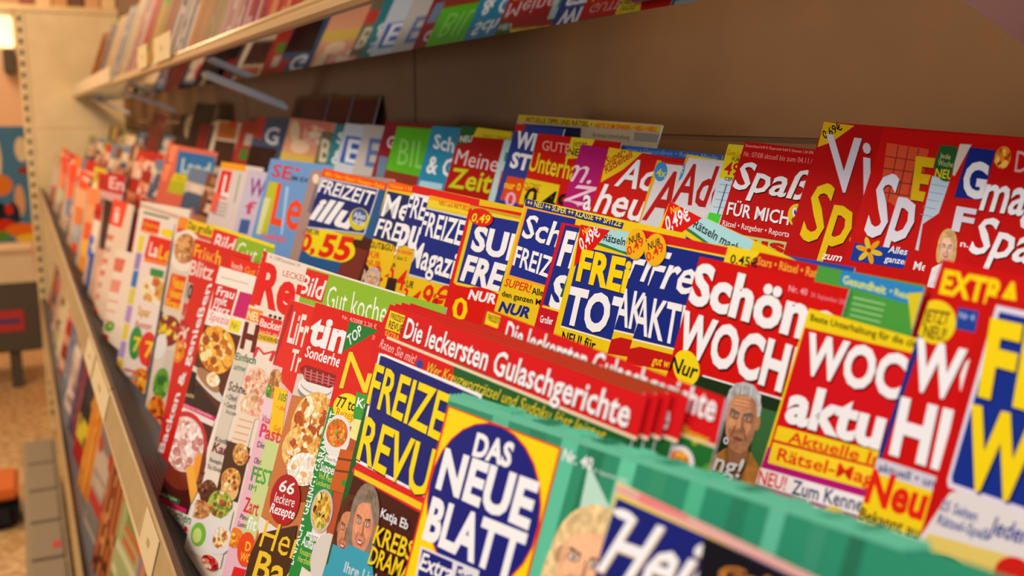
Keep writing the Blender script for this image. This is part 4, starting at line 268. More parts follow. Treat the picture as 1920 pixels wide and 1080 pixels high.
{'k':'lale','r':1,'O':[-1.49469,0.15545,-0.14142],'R':[13.5,3.5,-3.2],'w':215,'h':222.4,'t':1.2,'b':401,'l':'white recipe magazine with green and red discs reading 7,front row','c':'','bd':0,'cp':[],'e':[['P',378,[5.1,28.2,45.2,28,43,52.1,2.1,52.2]],['P',379,[5.4,54.3,45.5,53.4,43.3,77.5,2.4,78.3]],['P',380,[5.6,80.4,45.7,78.9,43.6,103,2.7,104.5]],['P',381,[5.9,106.5,46,104.3,43.9,128.6,3,130.6]],['P',382,[6.2,132.6,46.3,129.8,44.2,154.1,3.2,156.8]],['P',383,[6.5,158.7,46.6,155.3,44.4,179.6,3.5,183]],['P',384,[6.7,184.8,46.9,180.8,44.7,205.1,3.8,209.1]],['P',385,[7,211,47.1,206.3,45,230.7,4.1,235.3]],['P',386,[7.3,237.1,47.4,231.8,45.3,256.2,4.4,261.5]],['P',192,[10.5,2.7,130.6,2.7,128,20.3,7.4,21.7]],['T',159,'Meine|',[21.3,14.7,100.8,-1.3,1,-7.9],1,0],['T',159,'Beste|',[25.5,23.8,96.9,-1.6,1.6,-7.1],1,0],['P',387,[76.1,23.7,228.3,22.1,220.6,51.6,62.9,56.6]],['T',388,'La|',[89,51.4,57.2,-1.1,5.1,-19.9],1,0],['T',389,'Le|',[153.3,50.4,71.1,-1.9,4.6,-19.1],1,0],['E',76,[191,14.9,49.6,-0.4,-1.2,-5.5]],['P',390,[70.2,56,213.6,50.8,211.8,56.5,68,62.2]],['F','pas',[165.6,89.4,87.1,-5.7,-5.1,-22.4],26],['P',391,[120.8,66.4,204,62.8,205.4,72.4,122.3,76.6]],['E',392,[106.1,172.7,42,-4.6,-4.9,-22.4]],['T',76,'7|',[94.4,185.9,49.3,-6.1,-3.2,-20.5],1,0],['E',393,[184.5,167.9,50.2,-5.6,-1.9,-22.4]],['T',76,'7|',[173.4,179.7,50.9,-6.1,-4,-20.8],1,0],['T',394,'Spar|',[87.7,135.8,83.7,-7.1,-4.1,-13],1,0],['T',395,'Rezept|',[87.2,152.4,102.5,-10.8,-0.4,-9],0,0],['F','ory',[176.9,216.1,62.3,-9.7,-4,-20.6],24],['F','red',[262,179.1,62.4,-6.4,-8.5,-25.4],26],['E',106,[282.9,196.4,49.7,-6.1,-4.4,-20.3]],['F','red',[282.9,196.4,39.1,-4.6,-3.3,-15.2],14],['P',396,[64.4,215.5,164.1,202.1,163.1,205.2,63.3,218.7]],['P',397,[64.8,224.6,164.4,210.7,163.5,213.7,63.7,227.9]],['P',396,[65.2,233.7,164.8,219.2,163.8,222.3,64.1,237]],['P',397,[65.5,242.8,165.1,227.8,164.1,230.9,64.4,246.1]],['P',396,[65.9,252,165.4,236.3,164.5,239.4,64.8,255.2]],['T',398,'SCHÖN|',[26.6,271.1,120.5,-17.1,2.1,-11.4],1,0],['T',399,'EA|',[42.7,291,139.5,-20.5,5.4,-21.4],2,0],['H',204,400,207,[196.4,261.5,44.2,-6.9,-1.2,-17.3],0],['F','red',[275.3,236.5,56.3,-7.7,-3.3,-15.3],20]]},
{'k':'das_grosse','r':1,'O':[-1.27039,0.17513,-0.12217],'R':[13.2,3.5,-2.0],'w':215,'h':246.5,'t':1.2,'b':414,'l':'recipe magazine headed Das große on yellow,pasta plate below,front row','c':'','bd':0,'cp':[],'e':[['P',402,[56.3,0.2,186.9,-0.7,180,13,50,14.5]],['P',403,[6.3,0.3,56.3,0.2,50,14.5,2.5,14.9]],['T',404,'Das große|',[59.4,11.8,114,-1.2,1.5,-9.3],1,0],['P',405,[5.4,14.7,180,13,178.7,17.9,3.6,20.3]],['E',406,[60.4,39.3,79.5,-2.9,6.2,-25.5]],['F','mea',[61.2,36.6,54.2,-1.5,2.9,-18.6],24],['P',407,[17,72.1,96,67.2,87.6,107.7,6.9,114.4]],['T',408,'Neue|',[29.9,88.1,61.9,-4.3,-0.1,-15.5],1,0],['T',408,'Ideen|',[24.7,101,65,-5.3,-0.4,-12.1],1,0],['T',408,'Frau|',[14.2,115.4,74.2,-6.6,2.9,-12],1,0],['T',80,'1,-|',[-5,139.8,53.7,-5.5,3.4,-15.8],2,0],['F','fru',[50.4,140,63.7,-5.8,5.7,-19.6],24],['E',409,[23.2,165.1,35.2,-3.9,5.1,-17.2]],['P',410,[64.3,160.7,123.9,153.9,111,203.1,50.2,212.2]],['F','grn',[62.7,204.1,39.4,-4.8,2,-20.3],20],['F','ory',[59.3,238.1,45.6,-6,2.9,-19.3],16],['F','red',[88.5,257.1,42.9,-7.5,1.9,-20.1],20],['F','grn',[70.9,259.1,27.9,-4.7,0.5,-10.7],10],['P',411,[53.5,281.1,142.4,263,140.7,282.4,48.7,302.7]],['T',412,'Salate|',[64.8,290,59.8,-12.5,-0.3,-7.9],1,0],['P',413,[49.5,299.8,134.6,282.3,134.3,285.5,49.2,303.2]]]},
{'k':'bild_far','r':1,'O':[-1.06704,0.18333,-0.11467],'R':[15.0,3.5,-1.7],'w':215,'h':255.6,'t':1.2,'b':420,'l':'smaller green headed magazine with yellow top strip,behind the red sideways-lettered one','c':'','bd':0,'cp':[],'e':[['P',415,[0,0,378.9,0,378.4,2.9,0.6,3.5]],['P',416,[1,4,98,3.2,93,24.9,-7.1,27.9]],['T',417,'Bild|',[11.3,24.8,76.5,-1.5,-0.7,-17.5],1,0.2],['T',418,'Gut k|ochen',[101.9,26.1,105.5,-2.3,0.7,-19.5],0,0],['P',419,[-6.2,29,207.4,23.8,209.7,50,-13.7,59.7]]]},
{'k':'geniessen','r':1,'O':[-1.08174,0.16484,-0.12977],'R':[13.5,3.5,-2.8],'w':215,'h':236.3,'t':1.2,'b':426,'l':'red magazine band with large white lettering running upwards,front row','c':'','bd':0,'cp':[],'e':[['T',421,'Fri|sch',[6.6,18.9,47.1,-0.3,-0.6,-14],1,0],['T',422,'Bli|tz',[-0.2,39.6,51.6,-2.1,2.4,-16.8],1,0],['P',316,[-6.1,48.5,25.4,47.3,12,88.7,-17.8,90.7]],['T',423,'10|',[-3.8,64.9,31.4,-1.7,0.9,-15.5],2,0],['P',424,[-11.4,71.8,18.1,70.3,11,84.1,-16.4,85.7]],['F','red',[10.5,106.5,38,-2.8,1.5,-17.9],20],['F','ory',[13.5,123.6,28.4,-2.7,1,-11.9],10],['T',51,'Backen & genießen|',[26.7,231.9,74.2,-193.3,-24.5,4.2],1,0],['P',425,[36.4,10.5,93.7,9.9,93.1,12.2,35.8,12.8]],['P',425,[36.7,17.3,94,16.5,93.4,18.7,36.1,19.7]]]},
{'k':'kochgut','r':1,'O':[-0.92133,0.17194,-0.12804],'R':[17.0,3.5,-3.0],'w':215,'h':239.6,'t':1.2,'b':192,'l':'small red header peeking up behind the white casserole magazine,front row','c':'','bd':0,'cp':[],'e':[['T',427,'koch|',[11.6,11.2,35,-0.6,-1.5,-6],1,0],['T',428,'Gut|',[54.4,11.8,32.3,-0.6,-2.2,-6.7],1,0]]},
{'k':'frau_herz','r':1,'O':[-0.93637,0.16375,-0.14025],'R':[18.3,3.5,-4.4],'w':215,'h':225.9,'t':1.2,'b':453,'l':'white magazine with a small red title box,casserole and sugared cake,front row','c':'','bd':0,'cp':[],'e':[['P',399,[-1.7,16.5,75,15.6,73,39.9,5.4,42]],['T',51,'Frau|',[11.9,26.6,56.4,-1.5,1.5,-8.5],1,0],['T',51,'mit|',[13.9,34.7,39.2,-1.4,0.2,-7.8],1,0],['T',51,'Herz|',[11.1,41.8,55.3,-1.6,2.8,-7.1],1,0],['T',429,'Spezial|',[8.8,51.4,68.7,-2.9,1.9,-8],0,0],['P',430,[75,42.1,109.9,40.5,108,51.1,76.1,52.7]],['T',431,'Nr.|',[81.7,49.5,22.3,-1.1,1.3,-6],0,0],['P',432,[82.3,16.4,128.6,15.4,125.7,37.1,79.1,39.1]],['P',433,[12.2,8.9,100.7,7.8,100,8.8,11.3,10]],['P',434,[-3.4,57.2,117,52.2,107.5,126.9,-12.8,135.1]],['P',435,[-16.7,129.5,30,110.3,108.7,119.2,103.9,126.8,-12.8,137.2]],['F','gol',[56.3,73.2,57.6,-2.8,-6.7,-20.5],60],['E',436,[49.6,104.7,66,3.8,-15.8,-6.2]],['E',437,[55.9,101.5,41.5,2,-2.6,-6.5]],['F','cre',[71.6,98.7,20.5,-0.8,1.4,-6.1],14],['P',438,[-18.5,103.4,17.9,102.3,20.7,124.8,-13.1,128.8]],['T',439,'leicht|',[-5,128.3,33.3,-4,-0.1,-4.2],0,0],['P',440,[-12.8,135.1,106,125.4,106.1,129.1,-12.7,139.3]],['T',441,'Rezepte zum Selbermachen|',[-3.7,137.5,100.3,-9.1,-1,-2.9],0,0],['P',442,[-15.4,140.9,106.9,129.9,99,214.5,-27,228.3]],['P',443,[-15.4,140.9,106.9,129.9,105.5,134,-17,145.5]],['E',444,[33.5,166.1,73.4,-9.1,-7.6,-28.6]],['E',445,[39.6,177.7,72.5,-11.7,-8.3,-27.2]],['F','cak',[33.5,166.1,63.2,-8.5,-6.6,-23.8],90],['P',446,[77.5,168.2,98.2,159.2,102.4,181.6,95.4,193]],['P',447,[60.8,182.2,79.1,173.5,109.8,188.9,101.9,202.9]],['F','cho',[124.4,180.3,23,-2.8,-4.8,-10.2],24],['P',448,[-24.8,224,69.4,209,68.4,213.6,-24.2,228.6]],['T',449,'Zwetschgen|',[-16.9,226.5,75,-12.9,0.3,-3.8],0,0],['P',440,[-23.7,229,94,209.9,94.5,214,-21.2,233]],['P',450,[-26.3,235,114,210.9,113,227.8,-25.1,254.2]],['T',451,'Quarkkuchen|',[-22.8,241.9,136.2,-24.4,-0.3,-8.3],1,0.1],['T',451,'Apfelstrudel|',[-2.6,246.3,97.6,-17.4,0.2,-7.8],1,0.1],['E',452,[105,223.9,6.4,-1.1,-0.4,-2.2]]]},
{'k':'rezepte','r':1,'O':[-0.80506,0.17702,-0.11001],'R':[18.0,3.5,-2.5],'w':167.9,'h':258.2,'t':1.2,'b':479,'l':'white magazine with huge red capital R,muffins and green apple,front row','c':'','bd':0,'cp':[],'e':[['P',454,[0,0,12,0.2,15.9,46.1,-0.5,46.7]],['T',455,'10/2008|',[-0.1,31.4,2.3,-28.9,-7.7,0.1],0,0],['T',456,'Nr. 1/2008 Deutschland 1,99|',[21.2,4.2,74,-0.3,-1.1,-3],0,0],['T',457,'Re|zepte',[12.7,42.5,92.7,-3.5,-5.5,-34],2,0,458,3],['T',459,'LECK|ER',[62.6,14.2,37.5,-0.8,-1.4,-5],0,0],['E',460,[58.7,47.1,4,-0.2,0.3,-1.3]],['E',460,[70.3,46.4,3.9,-0.2,0.2,-1.3]],['E',460,[81.6,45.6,3.8,-0.2,0.2,-1.3]],['P',403,[-2.8,49.4,39.9,46.5,40,56.7,-1.3,59.8]],['T',461,'NEU|',[3.5,58.1,35.5,-2.6,-1.7,-7.1],1,0],['P',416,[33,50.3,88.9,46.6,88.8,59.1,37.4,63.8]],['T',388,'Back|en',[38.8,58.7,36.5,-3.1,0.1,-6.6],1,0],['T',462,'leicht ge|',[43.4,64.1,43.3,-4.1,-0.5,-3.9],0,0],['P',93,[34.8,64.2,86.5,59.6,87.3,65.3,34.4,70.5]],['T',463,'SONDERH|EFT',[40.1,68.6,45.1,-4.2,-1.4,-3.3],1,0],['T',464,'H|',[4.8,82.2,40.2,-3,-3.7,-21.4],2,0],['T',465,'M|',[42.6,83.2,46.3,-4.8,3.4,-9.4],0,0],['P',466,[-13.8,90.4,35.7,85.4,32.3,179.5,-15.4,188]],['T',467,'Einfa|ch',[1.2,94,35.3,-4.3,-1,-6.3],1,0],['T',468,'umw|',[3.6,101.8,31.3,-3.8,-0.2,-5.5],1,0],['T',469,'Schn|ell',[4,119.6,36.7,-5.1,-0.7,-7.7],1,0],['T',470,'• Ofenf|',[4.6,127.2,28.7,-4,-1.2,-4.8],1,0],['T',470,'• Gesch|',[4.2,133.7,31.3,-4.8,-0.9,-4.4],1,0],['T',470,'Rezam|',[14.3,137.2,25.2,-4,-0.1,-3.6],0,0],['F','ham',[66.2,100,28,-2.8,0.7,-12.2],36],['F','ham',[72.8,117.3,29.7,-3.8,-0.4,-10.1],26],['P',471,[44.4,128.5,85.9,122.6,86.8,145.8,42.9,153.5]],['P',472,[50.9,132.2,84.1,126.8,83.8,128.1,50.6,133.5]],['P',472,[49.8,137.7,83.1,132.1,82.9,133.4,49.6,139]],['P',472,[48.8,143.2,82.1,137.4,81.9,138.7,48.5,144.6]],['P',472,[47.7,148.7,81.2,142.7,80.9,144,47.5,150.1]],['T',359,'Köstl|ich',[5.8,163.1,28.6,-5.1,-0.9,-4.3],0,0],['T',473,'Kar|otten',[4.4,172.2,39.8,-7.2,1.7,-8.7],1,0],['T',470,'Rezepte|',[5.8,180.5,31.5,-6,-0.2,-3.6],0,0],['T',470,'Sie Einde|cken',[5,186.7,37.3,-7.1,-0.2,-3.6],0,0],['P',474,[37.1,154.2,91.9,145.2,95.2,186.5,42.7,198.4]],['F','muf',[74.9,155,17.9,-2.6,-1.5,-8.1],30],['E',475,[71.8,184,20.3,-3.9,0.2,-9.4]],['F','muf',[68.6,177.3,22.7,-4.5,0.2,-9.5],34],['F','cho',[24.3,202.1,22.5,-4.5,-3.4,-10.2],30],['P',476,[0.9,221,39.7,203.8,93.2,193.8,97,237.1,-5.3,257.3]],['F','mea',[13.6,219.1,28.4,-6.4,2,-8.4],26],['E',477,[27.3,235.5,19.5,-4.8,-2.4,-9]],['E',478,[25.4,237.1,11.4,-2.7,-0.9,-5.9]],['F','sal',[58.8,199.7,28.1,-6.3,-0.7,-10.6],44],['E',140,[76.8,221.3,30,-6.7,0.7,-12.1]],['F','pas',[80.8,219,17.7,-3.9,0.8,-8.7],26],['F','red',[71.9,242.1,20.6,-4.9,-1.7,-4.9],20]]},
{'k':'lifri','r':1,'O':[-0.68274,0.16653,-0.12982],'R':[17.8,3.5,-5.3],'w':215,'h':237.0,'t':1.6,'b':496,'l':'red and pale pink magazine with a yellow 105 box,front row','c':'','bd':0,'cp':[],'e':[['P',416,[0,0,73.8,0.8,72.6,65,-5.2,51.8]],['P',480,[6.7,2.9,14.7,2.9,0.7,54.9,-2.6,55.4]],['T',481,'LiFr|',[17.2,29.1,36.9,-0.4,0,-22.5],1,0,482,3],['T',481,'Tre|nd',[32.4,47.2,31.1,-1.6,0.1,-15.6],1,0,482,3],['P',483,[-4.1,48.5,21.5,47.7,20.6,86.2,-5.5,89.1]],['F','mea',[12.3,60.8,15.8,-0.7,-0.8,-10.7],24],['F','grn',[5.3,67.4,6.9,-0.4,-1,-4.5],8],['P',484,[15.4,61.8,41.8,60.3,51.1,91.8,26,95]],['T',485,'105|',[28.1,69.5,14.9,-1.2,0.6,-5.4],1,0],['T',486,'• die|',[28,75.6,17.1,-1.4,1.1,-3.2],1,0],['T',486,'Gut|',[31.7,90,14.8,-1.6,0.6,-3.9],1,0],['P',487,[22.4,96.5,63.8,91.3,62.4,164.2,20.7,169.8]],['T',488,'Vital|',[4.8,89.4,18.1,-1.7,0.7,-5.6],0,0],['T',489,'Pa|sta',[7.8,99.7,22.5,-2.2,-0.3,-10],1,0],['T',490,'Die|',[8.6,107.2,15.6,-2,0.1,-4.7],0,0],['T',490,'Obst|',[10,118.5,15.5,-2.2,0.1,-4.7],0,0],['T',491,'FE|ST',[11.8,130.4,20,-2.8,-0.8,-10.6],1,0],['T',491,'IM|',[12.2,137.2,15.4,-2.5,0.1,-4.6],0,0],['T',492,'Za|rt',[11.8,152.6,17.9,-2.8,-0.8,-10.5],1,0],['T',490,'Pima|',[9.1,158.8,17.8,-3.2,0.6,-4],0,0],['T',490,'Lamm|',[8.4,164.3,17.8,-3.4,0.6,-4],0,0],['T',493,'fit|',[26,160.7,19.3,-3.5,0.2,-9.1],1,0],['F','ory',[7.7,173,18.1,-3.2,1.7,-7.4],12],['E',494,[35.7,172.6,16.9,-3.1,-1.7,-11.4]],['T',495,'D|',[34.2,173.8,10.5,-2.2,-1.3,-6.3],1,0],['T',495,'WO|',[28.5,182.3,21,-4.6,0.1,-6],1,0],['P',276,[21.3,189.2,44.6,183.7,42.8,190.5,20.1,197.1]]]},
{'k':'bild_gut','r':1,'O':[-0.67077,0.17838,-0.10398],'R':[17.0,3.5,-2.7],'w':215,'h':264.4,'t':1.2,'b':500,'l':'larger green headed magazine with red box,behind the pie covered one,front row','c':'','bd':0,'cp':[],'e':[['P',411,[0,0,164.7,-0.2,164.7,1,0,1.6]],['P',497,[-14.2,2.7,44.4,2.4,44.1,21.7,-16.7,23.8]],['T',498,'Bild|',[-4.8,20.6,45.7,-0.7,-0.8,-14.1],1,0.15],['T',499,'Gut koche|n',[52,24.3,96.7,-3.1,-3,-16.5],0,0]]},
{'k':'tina','r':1,'O':[-0.6218,0.16982,-0.12198],'R':[18.3,3.5,-4.6],'w':133.1,'h':245.2,'t':1.2,'b':515,'l':'red headed magazine with sugared pie and round red badge 66 leckere Rezepte','c':'','bd':0,'cp':[],'e':[['P',501,[0,0,110.4,-0.3,113.2,41.7,72,40.3,-2,49.1]],['P',501,[0,0,6.1,0.1,-4,189.5,-12.1,191.7]],['T',502,'Nr. 4/2008 2,20 €|',[50.7,5.1,52.2,-0.4,-0.8,-2.6],0,0],['T',51,'tin|a',[2.6,26.8,64.2,-2.2,0.5,-19.4],2,0],['T',51,'Sonderhe|ft',[4.4,36.4,60,-2.4,0.6,-7.7],1,0],['P',503,[-2,49.1,72,40.3,113.2,41.7,99.4,82.3,0,63.4]],['E',504,[38.6,55.3,31.1,-2.6,-0.9,-6.8]],['E',505,[36.9,52.8,31.2,-2.5,-0.5,-6.2]],['E',506,[36.1,51.6,26.4,-1.9,-0.5,-4.8]],['E',507,[35.2,50.4,26.5,-1.8,-0.5,-4.8]],['P',508,[1.2,44.9,10.9,41.1,64.2,39.1,66.2,44.7,57.9,48.2,18.8,50.9]],['P',509,[10.2,43,13.1,42.9,16.4,50.2,13.4,50.4]],['P',509,[20.9,42.5,23.7,42.3,26.8,49.4,23.9,49.6]],['P',509,[31.2,41.9,34,41.8,36.9,48.7,34.1,48.8]],['P',509,[41.3,41.4,44,41.3,46.7,47.9,44,48.1]],['P',509,[51.1,40.8,53.7,40.7,56.3,47.2,53.7,47.3]],['P',509,[9.5,44.9,62.2,41.4,62.6,42,10,45.6]],['P',509,[10.9,46.9,63.4,43.2,63.8,43.8,11.4,47.5]],['P',509,[12.3,48.8,64.6,45,65,45.6,12.8,49.4]],['P',510,[0,63.4,81.1,54.4,120,144.1,-6.1,188.5,-4.8,97.2]],['E',511,[52.2,97.4,31.4,-3.4,-2.2,-23.2]],['F','pie',[45.9,75.1,34.6,-3.7,-1.2,-22],110],['F','pie',[33.4,91.8,26.7,-3,1.6,-14.2],50],['F','sug',[50.2,101.3,25.5,-3.3,2,-10.6],50],['P',476,[-11.4,146.5,31.7,144.2,58.5,139.2,70.2,142,9.8,158.1]],['P',512,[7.5,155.2,63.4,132.7,71.3,162.9,-9.7,191.5]],['E',513,[33.9,125.2,24.9,-4.1,-2.5,-15.6]],['T',51,'66|',[19.7,123.2,25.8,-4.1,1.3,-8.1],1,0],['T',51,'leckere|',[17.4,131.3,33.8,-6,0.2,-6.8],0,0],['T',51,'Rezepte|',[14.5,138.9,41.1,-7.5,1.3,-6.7],1,0],['T',514,'He|rbst',[11.2,162.6,48.2,-9.1,2.5,-19.2],0,0],['T',514,'Ba|cken',[12.3,183.4,50.9,-11.8,2.1,-19.8],1,0]]},
{'k':'nudeln','r':1,'O':[-0.5477,0.16967,-0.12064],'R':[17.8,3.5,-5.2],'w':215,'h':246.7,'t':1.2,'b':534,'l':'magazine with green TOP corner,big yellow N and green sideways lettered band','c':'','bd':0,'cp':[],'e':[['P',501,[0,0,60.7,0,66.6,48,-5.6,52.8]],['P',516,[0,0,43.3,0.6,0.7,19]],['T',51,'TOP|',[7.9,14.4,15.3,-9.4,-6.6,-5.3],1,0],['T',517,'Das|',[37.7,6.3,7.4,0,0.1,-2.5],0,0],['T',228,'N|udeln',[8.4,39.5,38.9,-3.7,2.1,-23.6],0,0],['P',518,[1,52.2,7.7,51.9,22.5,57,15.5,151.6,-2.6,157.8]],['T',51,'• EINFACH • GELINGT GARANTIERT|',[2.7,151.8,10.8,-98.8,-9.6,1.3],1,0],['P',519,[24.2,59.8,64.9,51.3,75.8,131,43.7,142]],['E',520,[25.4,48.5,19.3,-1.6,-0.3,-8.4]],['T',521,'77 to|lle',[10.2,50.5,27.7,-2.2,-0.8,-6.6],1,0.1],['T',522,'Rezep|te',[13.4,55.6,25.9,-2.4,-0.6,-5],0,0],['P',523,[33.9,37.6,49.2,36.7,49,51.6,37.1,52.2]],['T',51,'K|o',[37.6,45.3,10.2,-0.7,-0.2,-5.5],1,0],['P',524,[38.7,52.2,56.9,50,53.3,62.7,38.2,63]],['E',507,[21.6,66,18.3,-1.5,-1.1,-12.4]],['F','soup',[20.5,64.3,15.4,-1.1,-0.1,-8.2],34],['P',525,[12.8,78.7,34.7,76.7,33.9,80.6,12,82.8]],['T',526,'Pikante Minest|',[14.6,81.5,18.9,-1.7,-0.7,-2.4],0,0],['P',527,[7.4,83.8,32.9,81.5,35.1,100.6,7,101.9]],['T',51,'Suppen-|',[9.2,89.2,26.7,-2.9,-0.2,-5.7],1,0],['T',528,'Von Fleisch|',[10.2,93.4,25.2,-2.7,-0.7,-3.7],0,0],['T',528,'Leckeres zu|',[9.3,97.5,26.6,-3.2,-0.5,-3.4],0,0],['E',529,[25.4,108.9,15.3,-1.9,-1.1,-12.2]],['F','noo',[25.4,108.9,13.1,-1.6,-1.1,-10.9],50],['P',525,[13.1,124.4,32,121.5,32.1,124.2,12.5,127.4]],['T',526,'Szeckener|',[14.7,126.7,15.6,-2.6,-0.5,-2.1],0,0],['P',527,[8.9,128.8,32.7,125.2,29.1,143,3.2,144.6]],['T',51,'Aufläufe|',[8.8,133.9,26.9,-4.1,0.3,-6.1],1,0],['T',528,'Knusprig &|',[10.1,138.6,22.2,-3.7,-0.7,-3.6],0,0],['T',528,'Herzhaftes|',[9.7,143.2,23.6,-4.3,-0.7,-3.6],0,0],['P',530,[31.4,71.3,66.1,65.8,59,91.1,30,95.2]],['P',531,[31.3,76.3,68.5,69.9,68.4,71.1,31.2,77.6]],['P',531,[30.7,83.3,71.7,75.5,71.7,76.7,30.7,84.5]],['E',532,[46.7,87.2,3.7,-0.3,-0.3,-1.7]],['E',533,[46.2,130.7,19.7,-3.5,-1.3,-14.6]]]},
{'k':'revue','r':1,'O':[-0.47317,0.16897,-0.09717],'R':[17.0,3.5,-2.4],'w':212,'h':268.1,'t':1.2,'b':557,'l':'front copy of the red bannered stack,yellow title on blue,couple in turquoise','c':'','bd':2,'cp':[[[-0.46931,0.17094,-0.09634],'second copy of the red bannered stack,counted from the front'],[[-0.46547,0.17296,-0.09533],'third copy of the red bannered stack,counted from the front'],[[-0.45861,0.17508,-0.09462],'fourth copy of the red bannered stack,hindmost of the closely packed ones']],'e':[['P',535,[0,0,214.8,0.6,214.8,15.9,43.5,15.2,-3,17.4]],['P',535,[-0.3,3,44.8,12.2,79,13.1,85.1,24.9,-5.8,39,-8.9,21.9]],['P',536,[6.1,16.3,214.6,15.2,214.4,16.4,6.3,17.8]],['P',76,[2.5,3.1,21.1,3.1,20.1,12.8,1.5,13.1]],['T',537,'FREIZEIT|',[5.4,7,15.9,0,-1.1,-3],1,0],['T',537,'REVUE|',[4.9,12,17.3,-0.1,-0.3,-4],1,0],['T',538,'EXTRA|',[3.3,16.3,17.4,-0.2,-0.1,-2.6],1,0],['T',51,'Die leckersten Gulaschgerichte|',[24.6,13.7,183.8,-0.2,0.4,-10.6],1,0,59,3],['T',539,'Raten Sie mit!|',[0,23.5,43,0.6,0.5,-5],0,0.2],['E',540,[48.9,23,3.6,0.1,0,-2.1]],['T',213,'Wer Kreuzworträtsel und Sudoku löst,lei|stet',[56.1,25.2,129.1,-3.2,0.6,-5.4],0,0.2],['P',541,[23.2,74.8,35.8,73.4,128.2,66.9,120.6,84.5,12.1,93.6,3.3,89.1]],['P',402,[6.8,87.5,8.3,85.3,117,77.5,116.7,81.6,7.4,90.7]],['P',218,[6.8,85.2,7.8,82,115.5,74.5,115.5,78.3,6.5,88.1]],['P',542,[1.7,26.4,8.9,25.6,111.7,23.8,116,75.5,6.2,84.2]],['P',543,[4.3,27.3,9.6,26.9,109.1,25.4,113.6,74.7,8.7,82.3]],['T',544,'FREIZE|IT',[1.4,53.1,84.6,-2,-0.4,-21.9],1,0,545,4],['T',544,'REVU|E',[5.6,82.1,81,-3.8,-0.7,-23.4],1,0,545,4],['P',546,[7.7,91.2,117.5,83.2,116.3,104.7,3.1,149.8]],['H',547,548,549,[13.9,117.1,11.9,-1.9,-1.7,-14.2],0],['H',550,551,549,[32.1,107.5,14.7,-2.4,-2.7,-15.6],0],['P',552,[4.9,128.9,18.6,126.8,24.5,122.3,49.4,118,57.9,126.7,4.9,147.7]],['T',553,'Katja Eb|',[49.1,99.2,29,-3.5,-0.1,-4.5],1,0],['T',554,'KREB|S',[47.6,112.8,33.9,-5.3,0.9,-9.4],1,0,555,3],['T',554,'DRAM|A',[47.8,122.9,33.4,-5.7,1,-9.2],1,0,555,3],['T',556,'Ihre L|iebe',[24.7,136.2,25.9,-5.3,0,-5.6],1,0]]},
{'k':'revue_folded','r':1,'O':[-0.38715,0.18449,-0.08559],'R':[17.0,3.5,-0.3],'w':158,'h':283.5,'t':1.2,'b':560,'l':'rear red bannered magazine,narrower,its second title box rising above the stack','c':'','bd':0,'cp':[],'e':[['P',535,[0,0,157.6,-0.9,160.1,15.8,1.9,24.3]],['P',536,[2.3,23.2,160.3,15.1,160.2,16.1,2.1,24.7]],['P',76,[1.6,1.2,13.8,1.1,13.8,6.7,2.1,6.9]],['P',558,[156.9,-0.8,157.6,-0.9,160.9,43.2,160,43.6]],['T',537,'FREIZEIT|',[3.6,4.8,10.6,-0.2,-0.5,-2.9],1,0],['T',51,'Die leckersten Gulaschgerichte|',[21.2,11,133.1,-2.5,-0.3,-9.6],1,0,59,3],['T',213,'länger|',[142.1,16.8,12.4,-0.2,-0.5,-3.9],0,0.2],['E',559,[143.7,26.2,7.6,-0.7,0.2,-6.3]],['F','ory',[143.7,26.2,5.7,-0.4,0.3,-4.7],20],['F','grn',[159.2,26.3,4.7,-0.6,-0.7,-5],10]]},
